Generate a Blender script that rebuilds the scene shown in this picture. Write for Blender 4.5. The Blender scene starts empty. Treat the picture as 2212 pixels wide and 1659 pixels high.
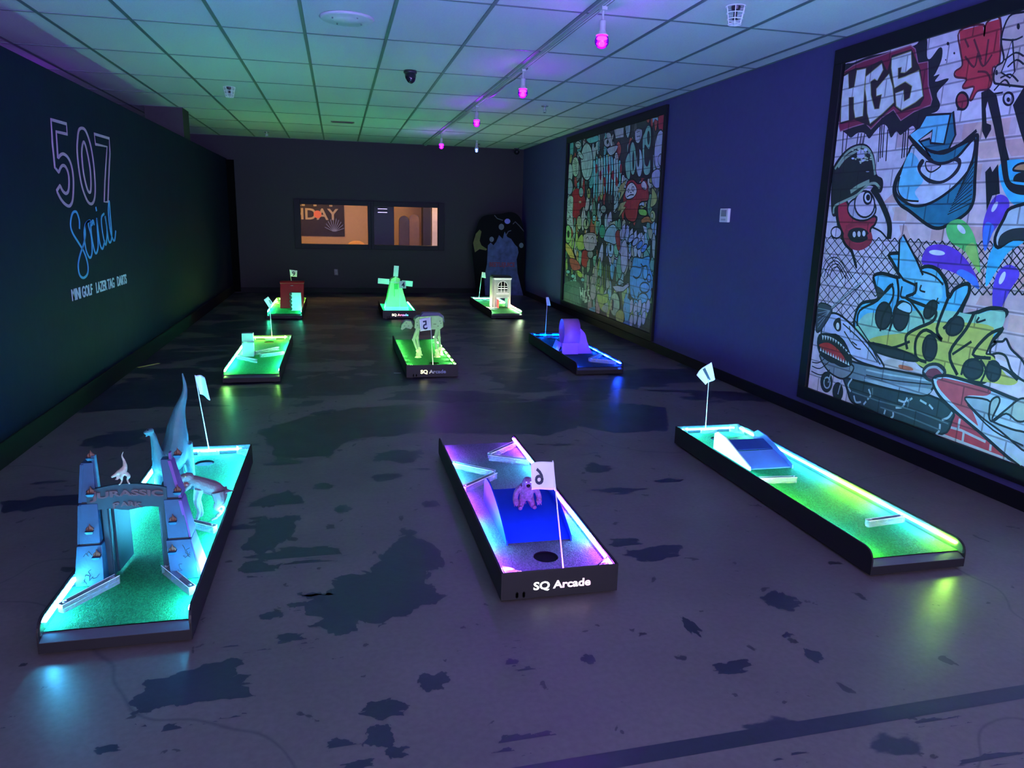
import bpy, math, random
from mathutils import Vector
from mathutils.geometry import tessellate_polygon
random.seed(7)
S = bpy.context.scene
COL = S.collection
PI = math.pi
def V(*a): return Vector(a)

# ---------------------------------------------------------------- camera
CH = 1.4987                     # camera height
HC = 2.842                      # ceiling height
FPX, YAW, PITCH, ROLL = 1593.13, .2323, .2205, .0256
cy_, sy_, cp_, sp_, cr_, sr_ = (math.cos(YAW), math.sin(YAW), math.cos(PITCH), math.sin(PITCH), math.cos(ROLL), math.sin(ROLL))
FW = V(sy_*cp_, cy_*cp_, -sp_); R0 = V(cy_, -sy_, 0); U0 = R0.cross(FW)
RT = R0*cr_ + U0*sr_; UP = -R0*sr_ + U0*cr_
cd = bpy.data.cameras.new('camera'); cam = bpy.data.objects.new('camera', cd); COL.objects.link(cam)
cd.sensor_width = 36; cd.sensor_fit = 'HORIZONTAL'; cd.lens = FPX/2212*36; cd.clip_start = .02; cd.clip_end = 200
from mathutils import Matrix
M = Matrix(((RT.x, UP.x, -FW.x, 0), (RT.y, UP.y, -FW.y, 0), (RT.z, UP.z, -FW.z, CH), (0, 0, 0, 1)))
cam.matrix_world = M
S.camera = cam

# ---------------------------------------------------------------- world fill light, view, lamp strengths
S.view_settings.view_transform = 'Standard'
S.view_settings.look = 'None'
S.view_settings.gamma = 1
S.view_settings.use_curve_mapping = False
S.view_settings.exposure = 0.0
w = bpy.data.worlds.new('world'); S.world = w; w.use_nodes = True
# added fill light from behind the camera: blue below eye level, mauve above
_n = w.node_tree.nodes; _l = w.node_tree.links
_tc = _n.new('ShaderNodeTexCoord'); _sx = _n.new('ShaderNodeSeparateXYZ'); _l.new(_tc.outputs['Generated'], _sx.inputs[0])
_r = _n.new('ShaderNodeValToRGB'); _m = _n.new('ShaderNodeMapRange'); _m.inputs[1].default_value = -.25; _m.inputs[2].default_value = .25
_l.new(_sx.outputs['Z'], _m.inputs[0]); _l.new(_m.outputs[0], _r.inputs[0]); _l.new(_r.outputs[0], _n['Background'].inputs[0])
_r.color_ramp.elements[0].color = (.56, .50, 2.1, 1); _r.color_ramp.elements[1].color = (.70, .60, .58, 1)
_n['Background'].inputs[1].default_value = 9.0
LED = 420.0       # radiance of the LED strips
BULB = 380.0      # radiance of the purple globes

# back-projection of photograph positions onto real planes of the room
def ray(px, py): return RT*((px-1106)/FPX) - UP*((py-829.5)/FPX) + FW
def onX(px, py, X): d = ray(px, py); t = X/d.x; return V(X, d.y*t, CH+d.z*t)
def onY(px, py, Y): d = ray(px, py); t = Y/d.y; return V(d.x*t, Y, CH+d.z*t)
def onZ(px, py, Z=0): d = ray(px, py); t = (Z-CH)/d.z; return V(d.x*t, d.y*t, Z)

# ---------------------------------------------------------------- materials
MATS = {}
def mat(name, color, rough=.6, metal=0., spec=.5, bump=None, noise=None, emit=None, estr=0., sheen=0):
    if name in MATS: return MATS[name]
    m = bpy.data.materials.new(name); m.use_nodes = True; MATS[name] = m
    nt = m.node_tree; b = nt.nodes['Principled BSDF']
    b.inputs['Base Color'].default_value = (*color, 1)
    b.inputs['Roughness'].default_value = rough
    b.inputs['Metallic'].default_value = metal
    b.inputs['Specular IOR Level'].default_value = spec
    tc = nt.nodes.new('ShaderNodeTexCoord')
    n = nt.nodes.new('ShaderNodeTexNoise'); n.inputs['Scale'].default_value = (noise or (20, .12))[0]; n.inputs['Detail'].default_value = 6
    nt.links.new(tc.outputs['Object'], n.inputs['Vector'])
    amt = (noise or (20, .12))[1]
    mx = nt.nodes.new('ShaderNodeMix'); mx.data_type = 'RGBA'; mx.blend_type = 'MIX'
    mx.inputs[6].default_value = (*[c*(1-amt) for c in color], 1); mx.inputs[7].default_value = (*[min(1, c*(1+amt)) for c in color], 1)
    nt.links.new(n.outputs['Fac'], mx.inputs[0]); nt.links.new(mx.outputs[2], b.inputs['Base Color'])
    if bump:
        n2 = nt.nodes.new('ShaderNodeTexNoise'); n2.inputs['Scale'].default_value = bump[0]; n2.inputs['Detail'].default_value = 4
        nt.links.new(tc.outputs['Object'], n2.inputs['Vector'])
        bp = nt.nodes.new('ShaderNodeBump'); bp.inputs['Strength'].default_value = bump[1]; bp.inputs['Distance'].default_value = bump[2] if len(bump) > 2 else .01
        nt.links.new(n2.outputs['Fac'], bp.inputs['Height']); nt.links.new(bp.outputs['Normal'], b.inputs['Normal'])
    if emit:
        b.inputs['Emission Color'].default_value = (*emit, 1); b.inputs['Emission Strength'].default_value = estr
    return m
def emis(name, color, strength):
    m = bpy.data.materials.new(name); m.use_nodes = True; nt = m.node_tree; nt.nodes.clear()
    e = nt.nodes.new('ShaderNodeEmission'); e.inputs[0].default_value = (*color, 1); e.inputs[1].default_value = strength
    o = nt.nodes.new('ShaderNodeOutputMaterial'); nt.links.new(e.outputs[0], o.inputs[0]); return m
def acrylic(name, tint=(.8, .9, 1), body=.22, ior=1.49, dcol=(.8, .85, .9)):
    m = bpy.data.materials.new(name); m.use_nodes = True; nt = m.node_tree; nt.nodes.clear()
    t = nt.nodes.new('ShaderNodeBsdfTransparent'); t.inputs[0].default_value = (*tint, 1)
    g = nt.nodes.new('ShaderNodeBsdfGlossy'); g.inputs['Roughness'].default_value = .08
    d = nt.nodes.new('ShaderNodeBsdfDiffuse'); d.inputs[0].default_value = (*dcol, 1)
    f = nt.nodes.new('ShaderNodeFresnel'); f.inputs[0].default_value = ior
    m1 = nt.nodes.new('ShaderNodeMixShader'); m1.inputs[0].default_value = body
    m2 = nt.nodes.new('ShaderNodeMixShader')
    nt.links.new(t.outputs[0], m1.inputs[1]); nt.links.new(d.outputs[0], m1.inputs[2])
    nt.links.new(f.outputs[0], m2.inputs[0]); nt.links.new(m1.outputs[0], m2.inputs[1]); nt.links.new(g.outputs[0], m2.inputs[2])
    o = nt.nodes.new('ShaderNodeOutputMaterial'); nt.links.new(m2.outputs[0], o.inputs[0]); return m
def led_mat(name, stops, y0, y1, axis='Y', dots=None, mul=1.0):
    """LED strip: its own emission colour along its length (world metres), optional separate lit dots"""
    m = bpy.data.materials.new(name); m.use_nodes = True; nt = m.node_tree; nt.nodes.clear()
    g = nt.nodes.new('ShaderNodeNewGeometry'); s = nt.nodes.new('ShaderNodeSeparateXYZ'); nt.links.new(g.outputs['Position'], s.inputs[0])
    mr = nt.nodes.new('ShaderNodeMapRange'); mr.inputs[1].default_value = y0; mr.inputs[2].default_value = y1
    nt.links.new(s.outputs[axis], mr.inputs[0])
    cr = nt.nodes.new('ShaderNodeValToRGB'); el = cr.color_ramp.elements
    el[0].position = stops[0][0]; el[0].color = (*stops[0][1], 1); el[1].position = stops[-1][0]; el[1].color = (*stops[-1][1], 1)
    for p, c in stops[1:-1]:
        e = el.new(p); e.color = (*c, 1)
    nt.links.new(mr.outputs[0], cr.inputs[0])
    e = nt.nodes.new('ShaderNodeEmission'); nt.links.new(cr.outputs[0], e.inputs[0]); e.inputs[1].default_value = LED*mul
    if dots:
        per, duty, low = dots
        a = nt.nodes.new('ShaderNodeMath'); a.operation = 'DIVIDE'; nt.links.new(s.outputs[axis], a.inputs[0]); a.inputs[1].default_value = per
        b = nt.nodes.new('ShaderNodeMath'); b.operation = 'FRACT'; nt.links.new(a.outputs[0], b.inputs[0])
        c = nt.nodes.new('ShaderNodeMath'); c.operation = 'LESS_THAN'; nt.links.new(b.outputs[0], c.inputs[0]); c.inputs[1].default_value = duty
        d = nt.nodes.new('ShaderNodeMapRange'); d.inputs[3].default_value = LED*mul*low; d.inputs[4].default_value = LED*mul
        nt.links.new(c.outputs[0], d.inputs[0]); nt.links.new(d.outputs[0], e.inputs[1])
    o = nt.nodes.new('ShaderNodeOutputMaterial'); nt.links.new(e.outputs[0], o.inputs[0]); return m

# ---------------------------------------------------------------- mesh builder
def catmull(P, n=4, closed=True):
    out = []; L = len(P)
    rng = range(L) if closed else range(L-1)
    for i in rng:
        p0, p1, p2, p3 = (P[(i-1) % L], P[i], P[(i+1) % L], P[(i+2) % L]) if closed else (P[max(i-1, 0)], P[i], P[i+1], P[min(i+2, L-1)])
        for k in range(n):
            t = k/n
            out.append(tuple(.5*((2*b)+(-a+c)*t+(2*a-5*b+4*c-d)*t*t+(-a+3*b-3*c+d)*t**3) for a, b, c, d in zip(p0, p1, p2, p3)))
    if not closed: out.append(tuple(P[-1]))
    return out
class MB:
    def __init__(s): s.v = []; s.f = []; s.m = []; s.c = []; s.cur = 0; s.rgb = (1, 1, 1)
    def add(s, vs, fs):
        o = len(s.v); s.v += [tuple(p) for p in vs]
        for f in fs: s.f.append([i+o for i in f]); s.m.append(s.cur); s.c.append(s.rgb)
        return s
    def box(s, x0, x1, y0, y1, z0, z1):
        return s.add([(x0, y0, z0), (x1, y0, z0), (x1, y1, z0), (x0, y1, z0), (x0, y0, z1), (x1, y0, z1), (x1, y1, z1), (x0, y1, z1)],
                     [(0, 3, 2, 1), (4, 5, 6, 7), (0, 1, 5, 4), (1, 2, 6, 5), (2, 3, 7, 6), (3, 0, 4, 7)])
    def hexa(s, b, t):   # bottom 4 (ccw from above), top 4
        return s.add(list(b)+list(t), [(0, 3, 2, 1), (4, 5, 6, 7), (0, 1, 5, 4), (1, 2, 6, 5), (2, 3, 7, 6), (3, 0, 4, 7)])
    def bar(s, a, b, wd, z0, z1):   # box between two xy points
        a = V(a[0], a[1], 0); b = V(b[0], b[1], 0); d = (b-a).normalized(); n = V(-d.y, d.x, 0)*wd/2
        q = [a-n, b-n, b+n, a+n]
        return s.hexa([(p.x, p.y, z0) for p in q], [(p.x, p.y, z1) for p in q])
    def prism(s, poly, f0, f1):   # poly 2D list, f0/f1 map (a,b)->3D
        n = len(poly); A = [f0(*p) for p in poly]; B = [f1(*p) for p in poly]
        tri = tessellate_polygon([[V(p[0], p[1], 0) for p in poly]])
        fs = [tuple(t) for t in tri] + [tuple(i+n for i in reversed(t)) for t in tri]
        fs += [(i, (i+1) % n, (i+1) % n+n, i+n) for i in range(n)]
        return s.add(A+B, fs)
    def tube(s, pts, r, n=10, cap=True, sx=1., up=None):
        pts = [Vector(p) for p in pts]; R = r if isinstance(r, (list, tuple)) else [r]*len(pts)
        vs = []; fs = []; N = None
        for i, p in enumerate(pts):
            d = (pts[min(i+1, len(pts)-1)]-pts[max(i-1, 0)]).normalized()
            if N is None:
                N = (Vector(up) if up else (V(0, 0, 1) if abs(d.z) < .9 else V(1, 0, 0)))
            N = (N-d*N.dot(d)).normalized(); B = d.cross(N)
            for k in range(n):
                a = 2*PI*k/n; vs.append(p+N*math.cos(a)*R[i]+B*math.sin(a)*R[i]*sx)
        for i in range(len(pts)-1):
            for k in range(n): fs.append((i*n+k, i*n+(k+1) % n, (i+1)*n+(k+1) % n, (i+1)*n+k))
        if cap: fs += [tuple(range(n))[::-1], tuple(range((len(pts)-1)*n, len(pts)*n))]
        return s.add(vs, fs)
    def lathe(s, prof, c=(0, 0, 0), n=20):
        vs = []; fs = []
        for r, z in prof:
            for k in range(n): a = 2*PI*k/n; vs.append((c[0]+r*math.cos(a), c[1]+r*math.sin(a), c[2]+z))
        for i in range(len(prof)-1):
            for k in range(n): fs.append((i*n+k, i*n+(k+1) % n, (i+1)*n+(k+1) % n, (i+1)*n+k))
        fs += [tuple(range(n))[::-1], tuple(range((len(prof)-1)*n, len(prof)*n))]
        return s.add(vs, fs)
    def ball(s, c, r, n=12, m=8):
        rx, ry, rz = r if isinstance(r, (list, tuple)) else (r, r, r); vs = []; fs = []
        for j in range(1, m):
            t = PI*j/m
            for k in range(n): a = 2*PI*k/n; vs.append((c[0]+rx*math.sin(t)*math.cos(a), c[1]+ry*math.sin(t)*math.sin(a), c[2]+rz*math.cos(t)))
        top = len(vs); vs.append((c[0], c[1], c[2]+rz)); vs.append((c[0], c[1], c[2]-rz))
        for j in range(m-2):
            for k in range(n): fs.append((j*n+k, (j+1)*n+k, (j+1)*n+(k+1) % n, j*n+(k+1) % n))
        for k in range(n): fs.append((top, k, (k+1) % n)); fs.append((top+1, (m-2)*n+(k+1) % n, (m-2)*n+k))
        return s.add(vs, fs)
    def build(s, name, mats, parent=None, smooth=False, bevel=0, remesh=0, color=False, solid=0):
        off = parent['_o'] if parent is not None and '_o' in parent else (0, 0, 0)
        me = bpy.data.meshes.new(name)
        me.from_pydata([(x-off[0], y-off[1], z-off[2]) for x, y, z in s.v], [], s.f)
        if not isinstance(mats, (list, tuple)): mats = [mats]
        for m_ in mats: me.materials.append(m_)
        me.polygons.foreach_set('material_index', s.m)
        if smooth: me.polygons.foreach_set('use_smooth', [True]*len(s.f))
        if color:
            ca = me.color_attributes.new('paint', 'FLOAT_COLOR', 'CORNER'); dat = []
            for f, c in zip(s.f, s.c): dat += [*c, 1.]*len(f)
            ca.data.foreach_set('color', dat)
        me.update()
        o = bpy.data.objects.new(name, me); COL.objects.link(o)
        if parent is not None: o.parent = parent; o['_o'] = list(off)
        if solid: md = o.modifiers.new('s', 'SOLIDIFY'); md.thickness = solid; md.offset = 0
        if remesh:
            md = o.modifiers.new('r', 'REMESH'); md.mode = 'VOXEL'; md.voxel_size = remesh; md.use_smooth_shade = True
            md = o.modifiers.new('sm', 'SMOOTH'); md.iterations = 3; md.factor = .5
        if bevel: md = o.modifiers.new('b', 'BEVEL'); md.width = bevel; md.segments = 2; md.limit_method = 'ANGLE'
        return o
def tag(o, label=None, cat=None, group=None, kind=None):
    if label: o['label'] = label
    if cat: o['category'] = cat
    if group: o['group'] = group
    if kind: o['kind'] = kind
    return o
def thing(name, loc, label, cat, group=None):
    o = bpy.data.objects.new(name, None); COL.objects.link(o); o.location = loc; o.empty_display_size = .1
    o['_o'] = list(loc); return tag(o, label, cat, group)
def struct(o): o['kind'] = 'structure'; return o
def text2d(s, size=1., bold=0., cx=True):
    cu = bpy.data.curves.new('t', 'FONT'); cu.body = s; cu.size = size; cu.offset = bold; cu.resolution_u = 3
    if cx: cu.align_x = 'CENTER'
    ob = bpy.data.objects.new('t', cu); COL.objects.link(ob)
    dg = bpy.context.evaluated_depsgraph_get(); dg.update()
    me = ob.evaluated_get(dg).to_mesh()
    vs = [(v.co.x, v.co.y) for v in me.vertices]; fs = [tuple(p.vertices) for p in me.polygons]
    ob.evaluated_get(dg).to_mesh_clear(); bpy.data.objects.remove(ob); bpy.data.curves.remove(cu)
    return vs, fs
def bounds(vs): return min(v[0] for v in vs), max(v[0] for v in vs), min(v[1] for v in vs), max(v[1] for v in vs)

# common materials
m_wall = mat('wall_paint_charcoal', (.060, .054, .165), .6, spec=.25, bump=(60, .15, .004))
m_base = mat('baseboard_black_vinyl', (.004, .005, .006), .55, spec=.2)
m_wallb = mat('back_wall_paint', (.030, .025, .032), .6, spec=.25, bump=(60, .15, .004))
m_part = mat('partition_paint_black', (.004, .006, .024), .7, spec=.12, bump=(8, .2, .01), noise=(3, .3))
m_black = mat('black_powder_metal', (.012, .012, .015), .42, spec=.3)
m_lip = mat('brushed_metal_lip', (.10, .10, .13), .35, metal=.5)
m_liner = mat('led_glow_liner', (.05, .055, .06), .25)
m_white = mat('white_plastic', (.75, .75, .78), .45)
m_darkplastic = mat('dark_plastic', (.02, .02, .022), .35)
m_acr = acrylic('clear_acrylic')
m_screw = mat('screw_steel', (.6, .6, .62), .25, metal=.9)
m_tile = mat('ceiling_tile', (.52, .50, .56), .9, bump=(120, .5, .004), noise=(90, .12))
m_grid = mat('ceiling_grid_metal', (.10, .13, .14), .5)
from mathutils import noise as NZ
# ================================================================ ROOM
XR = 3.633; YB = 14.85; XP = -1.953; YF = -3.2; XL = -6.2; HP = 2.44
# floor: polished concrete with worn patches
def floor_mat(dark):
    m = bpy.data.materials.new('polished_concrete_worn' if dark else 'polished_concrete'); m.use_nodes = True; nt = m.node_tree; L = nt.links
    b = nt.nodes['Principled BSDF']; tc = nt.nodes.new('ShaderNodeTexCoord')
    def noise(scale, detail, vec=None, dist=0):
        n = nt.nodes.new('ShaderNodeTexNoise'); n.inputs['Scale'].default_value = scale; n.inputs['Detail'].default_value = detail
        n.inputs['Distortion'].default_value = dist; L.new(vec or tc.outputs['Object'], n.inputs['Vector']); return n.outputs['Fac']
    def ramp(fac, stops):
        r = nt.nodes.new('ShaderNodeValToRGB'); e = r.color_ramp.elements
        e[0].position, e[0].color = stops[0][0], (*stops[0][1], 1); e[1].position, e[1].color = stops[-1][0], (*stops[-1][1], 1)
        for p, c in stops[1:-1]: q = e.new(p); q.color = (*c, 1)
        L.new(fac, r.inputs[0]); return r.outputs[0]
    def mix(f, a, c, mode='MIX'):
        x = nt.nodes.new('ShaderNodeMix'); x.data_type = 'RGBA'; x.blend_type = mode
        for i, q in ((0, f), (6, a), (7, c)):
            if hasattr(q, 'node'): L.new(q, x.inputs[i])
            elif i == 0: x.inputs[0].default_value = q
            else: x.inputs[i].default_value = (*q, 1)
        return x.outputs[2]
    light = ramp(noise(1.3, 8), [(.3, (.102, .092, .088)), (.7, (.148, .130, .124))])
    worn = ramp(noise(2.5, 6), [(.3, (.017, .018, .036)), (.7, (.030, .029, .056))])
    if dark: base = worn
    else:
        # worn sealer in the deeper half of the hall
        mp = nt.nodes.new('ShaderNodeMapping'); mp.inputs['Scale'].default_value = (.55, 1.0, 1); L.new(tc.outputs['Object'], mp.inputs[0])
        f = noise(1.9, 9, mp.outputs[0], .35)
        s = nt.nodes.new('ShaderNodeSeparateXYZ'); L.new(tc.outputs['Object'], s.inputs[0])
        mr = nt.nodes.new('ShaderNodeMapRange'); mr.inputs[1].default_value = 4.6; mr.inputs[2].default_value = 6.4; mr.inputs[3].default_value = -.16; mr.inputs[4].default_value = .045
        L.new(s.outputs['Y'], mr.inputs[0])
        ad = nt.nodes.new('ShaderNodeMath'); ad.operation = 'ADD'; L.new(f, ad.inputs[0]); L.new(mr.outputs[0], ad.inputs[1])
        k = ramp(ad.outputs[0], [(.505, (0, 0, 0)), (.515, (1, 1, 1))])
        base = mix(k, light, worn)
        # small specks and hairline cracks
        sp = ramp(noise(9, 7, None, .4), [(.665, (0, 0, 0)), (.68, (1, 1, 1))])
        base = mix(sp, base, (.03, .03, .037))
        vo = nt.nodes.new('ShaderNodeTexVoronoi'); vo.feature = 'DISTANCE_TO_EDGE'; vo.inputs['Scale'].default_value = .33
        mp2 = nt.nodes.new('ShaderNodeMapping'); L.new(tc.outputs['Object'], mp2.inputs[0])
        nn = nt.nodes.new('ShaderNodeTexNoise'); nn.inputs['Scale'].default_value = 1.2; L.new(tc.outputs['Object'], nn.inputs['Vector'])
        av = nt.nodes.new('ShaderNodeVectorMath'); av.operation = 'ADD'; L.new(mp2.outputs[0], av.inputs[0]); L.new(nn.outputs['Color'], av.inputs[1]); L.new(av.outputs[0], vo.inputs['Vector'])
        ck = ramp(vo.outputs['Distance'], [(.0, (1, 1, 1)), (.0009, (0, 0, 0))])
        base = mix(ck, base, (.07, .066, .07))
    fine = ramp(noise(45, 4), [(.35, (.85, .85, .85)), (.65, (1, 1, 1))])
    base = mix(1.0, base, fine, 'MULTIPLY')
    L.new(base, b.inputs['Base Color'])
    rr = nt.nodes.new('ShaderNodeMapRange'); rr.inputs[3].default_value = .24 if dark else .32; rr.inputs[4].default_value = .38 if dark else .48
    L.new(noise(6, 6), rr.inputs[0]); L.new(rr.outputs[0], b.inputs['Roughness'])
    bp = nt.nodes.new('ShaderNodeBump'); bp.inputs['Strength'].default_value = .12; bp.inputs['Distance'].default_value = .004
    L.new(noise(30, 5), bp.inputs['Height']); L.new(bp.outputs[0], b.inputs['Normal'])
    b.inputs['Specular IOR Level'].default_value = .55
    return m
fb = MB(); fb.box(XL, XR+.1, YF, YB+3.2, -.06, 0)
fb.cur = 1
def blot(cx, cy, rx, ry, sd):
    """worn sealer patch with a ragged outline, lying flush on the slab"""
    c = onZ(cx, cy); e = onZ(cx+rx, cy); t = onZ(cx, cy-ry)
    ax = abs((e-c).x); ay = abs((t-c).y); n = 220; P = []; so = V(sd*7.3, sd*3.1, 0); sc_ = math.sqrt(ax*ay)
    for k in range(n):
        a = 2*PI*k/n; u = V(math.cos(a), math.sin(a), 0); q = u.copy()
        for fr, am in ((1.1, .62), (2.3, .36), (5., .17), (11., .09), (24., .05), (50., .03)):
            d = NZ.noise_vector(u*fr+so*fr); q += V(d.x, d.y, 0)*am
        P.append((c.x+ax*q.x, c.y+ay*q.y))
    h = .0004+.00001*(sd % 20)
    fb.add([(x, y, h) for x, y in P], [tuple(t) for t in tessellate_polygon([[V(x, y, 0) for x, y in P]])])
for i, a in enumerate([(800, 1285, 125, 48), (868, 1228, 80, 50), (705, 1308, 60, 24), (735, 1345, 48, 24), (590, 1150, 48, 34), (600, 1095, 52, 30), (545, 1072, 35, 20), (655, 1197, 88, 16),
    (690, 1222, 80, 14), (560, 1230, 40, 18), (425, 1475, 110, 42), (372, 1530, 50, 40), (465, 1515, 80, 36), (835, 1535, 50, 20), (822, 1592, 32, 26), (737, 1615, 34, 17), (858, 1625, 26, 12), (770, 1655, 40, 10),
    (940, 1472, 36, 20), (1130, 1605, 62, 24), (1112, 1392, 26, 8), (1108, 1416, 26, 6), (1105, 1434, 16, 8), (1143, 1450, 26, 9), (1270, 1425, 13, 10), (1690, 1298, 36, 20), (1488, 1352, 14, 22),
    (1578, 1442, 46, 14), (1755, 1418, 18, 16), (1702, 1372, 12, 6), (1412, 1196, 60, 15), (1350, 1172, 40, 9), (1230, 972, 78, 13), (1290, 1012, 40, 10), (1145, 968, 60, 9), (660, 962, 66, 24), (610, 1003, 38, 10),
    (860, 985, 55, 14), (760, 1160, 26, 9), (640, 1310, 26, 10), (680, 1290, 30, 8), (620, 1380, 34, 9), (665, 1395, 18, 8), (590, 1330, 26, 8), (20, 1560, 14, 12), (560, 1410, 28, 7), (500, 1400, 20, 5),
    (230, 1620, 26, 8), (2040, 1560, 60, 12), (1690, 1500, 10, 6), (1900, 1330, 26, 5), (1340, 1060, 46, 8), (1450, 1040, 30, 6), (930, 1090, 20, 8), (880, 1150, 18, 8), (740, 1100, 18, 7), (700, 1050, 26, 7),
    (2150, 1640, 80, 14), (1720, 1640, 60, 14)]):
    blot(*a, i)
# dark worn band across the hall and the long saw-cut strip near the camera
def strip_poly(pts):
    P = [onZ(*p) for p in pts]; Q = []
    rnd = random.Random(3)
    for i in range(len(P)):
        a, b = P[i], P[(i+1) % len(P)]; n = max(2, int((b-a).length/.05))
        for k in range(n):
            q = a.lerp(b, k/n); Q.append((q.x+rnd.uniform(-.02, .02), q.y+rnd.uniform(-.028, .028)))
    fb.add([(x, y, .0003) for x, y in Q], [tuple(t) for t in tessellate_polygon([[V(x, y, 0) for x, y in Q]])])
strip_poly([(560, 930), (640, 905), (780, 880), (1000, 868), (1300, 866), (1440, 880), (1440, 930), (1330, 935), (1250, 922), (1180, 940), (1010, 938), (900, 935), (760, 948), (700, 985), (600, 992)])
strip_poly([(0, 1085), (120, 1070), (330, 1060), (340, 1080), (160, 1092), (0, 1110)])
fb.add([(.25, 1.655, .00052), (2.6, 1.71, .00052), (2.6, 1.77, .00052), (.25, 1.72, .00052)], [(0, 1, 2, 3)])
struct(fb.build('floor', [floor_mat(False), floor_mat(True)]))

# walls
b = MB(); b.box(XR, XR+.12, YF, YB+.12, 0, HC); struct(b.build('wall_right', m_wall))
b = MB(); b.box(XL-.12, XL, YF, YB+.12, 0, HC); struct(b.build('wall_left', m_wall))
b = MB(); WX0, WX1, WZ0, WZ1 = -.74, 1.985, .885, 1.715
b.box(XL, WX0, YB, YB+.12, 0, HC); b.box(WX1, XR, YB, YB+.12, 0, HC); b.box(WX0, WX1, YB, YB+.12, 0, WZ0); b.box(WX0, WX1, YB, YB+.12, WZ1, HC)
struct(b.build('wall_back', m_wallb))
# free-standing partition on the left with painted sign, its black corner strip and the dropped bulkhead behind it
b = MB(); b.box(XP-.12, XP, YF, YB-.001, 0, HP); struct(b.build('wall_partition', m_part))
b = MB(); b.box(XP+.001, XP+.13, YB-.05, YB-.0005, .02, HP-.02); struct(b.build('trim_1', mat('corner_strip_black', (.002, .002, .0025), .8, spec=.05)))
b = MB(); b.box(-2.46, -1.99, 11.18, 11.62, HP-.35, HC-.001); b.build('wall_bulkhead', mat('bulkhead_paint', (.05, .046, .045), .7, spec=.1)); struct(bpy.data.objects['wall_bulkhead'])
b = MB(); b.box(XP, XP+.015, YF, YB-.06, 0, .15); struct(b.build('baseboard_left', m_base, bevel=.003))
b = MB(); b.box(XR-.015, XR, YF, YB-.016, 0, .10); struct(b.build('baseboard_right', m_base, bevel=.003))
b = MB(); b.box(XP+.13, XR, YB-.015, YB, 0, .10); struct(b.build('baseboard_back', m_base, bevel=.003))

# ceiling tiles and T-bar grid
GX0, GY0 = -2.6465, 5.0688
b = MB(); b.box(XL, XR+.1, YF, YB+.1, HC, HC+.1); struct(b.build('ceiling', m_tile))
g = MB()
i = -6
while GX0+.61*i < XR:
    x = GX0+.61*i
    if x > XL: g.box(x-.0125, x+.0125, YF, YB, HC-.006, HC+.001)
    i += 1
j = -6
while GY0+1.22*j < YB:
    y = GY0+1.22*j; g.box(XL, XR, y-.010, y+.010, HC-.004, HC+.001); j += 1
g.box(XR-.022, XR, YF, YB, HC-.004, HC+.001); g.box(XL, XR, YB-.022, YB, HC-.004, HC+.001)
struct(g.build('trim_2', m_grid))

# ---- interior windows in the back wall, with a lit party room behind
m_frame = mat('window_frame_black', (.006, .006, .010), .5, spec=.2)
def window(n, x0, x1, name_label):
    fr = MB(); z0, z1 = .885, 1.715; ox0, ox1 = (x0-.115, x1+.0555) if n == 1 else (x0-.0555, x1+.115)
    ix0, ix1, iz0, iz1 = x0, x1, .932, 1.668
    yA, yB = YB-.035, YB+.12
    fr.box(ox0, ix0, yA, yB, .845, 1.76); fr.box(ix1, ox1, yA, yB, .845, 1.76); fr.box(ix0, ix1, yA, yB, .845, iz0); fr.box(ix0, ix1, yA, yB, iz1, 1.76)
    root = thing('window_%d' % n, ((x0+x1)/2, YB, .845), None, None); root['kind'] = 'structure'
    fr.build('window_frame', m_frame, root, bevel=.004)
    gl = MB(); gl.box(ix0, ix1, YB+.04, YB+.046, iz0, iz1); gl.build('pane', acrylic('window_glass_%d' % n, (.97, .97, .97), 0.0, 1.05), root)
window(1, -.685, .570, ''); window(2, .681, 1.931, '')
YR = 17.6
m_tan = mat('party_room_tan_paint', (.62, .40, .20), .7)
b = MB(); b.box(-3.2, 4.6, YR, YR+.1, 0, HC); b.box(-3.3, -3.2, YB+.12, YR, 0, HC); b.box(4.6, 4.7, YB+.12, YR, 0, HC); struct(b.build('wall_party_room', m_tan))
b = MB(); b.box(-3.2, 4.6, YB+.12, YR, HC, HC+.1); struct(b.build('ceiling_party_room', m_tile))
b = MB(); b.box(-3.2, 4.6, YB+.12, YR, 0, .002); struct(b.build('floor_party_room', mat('party_room_floor', (.2, .16, .13), .6)))
for k, x in enumerate((-1.0, 2.2)):
    t = thing('ceiling_panel_light', (x, 16.4, HC), 'warm ceiling light panel in the room behind the %s window' % ('left' if k == 0 else 'right'), 'light')
    q = MB(); q.box(x-.35, x+.35, 16.1, 16.7, HC-.03, HC-.002); q.build('housing', m_white, t)
    q = MB(); q.box(x-.32, x+.32, 16.13, 16.67, HC-.034, HC-.03); q.build('diffuser', emis('warm_panel', (1, .60, .20), 40.0), t)
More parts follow.
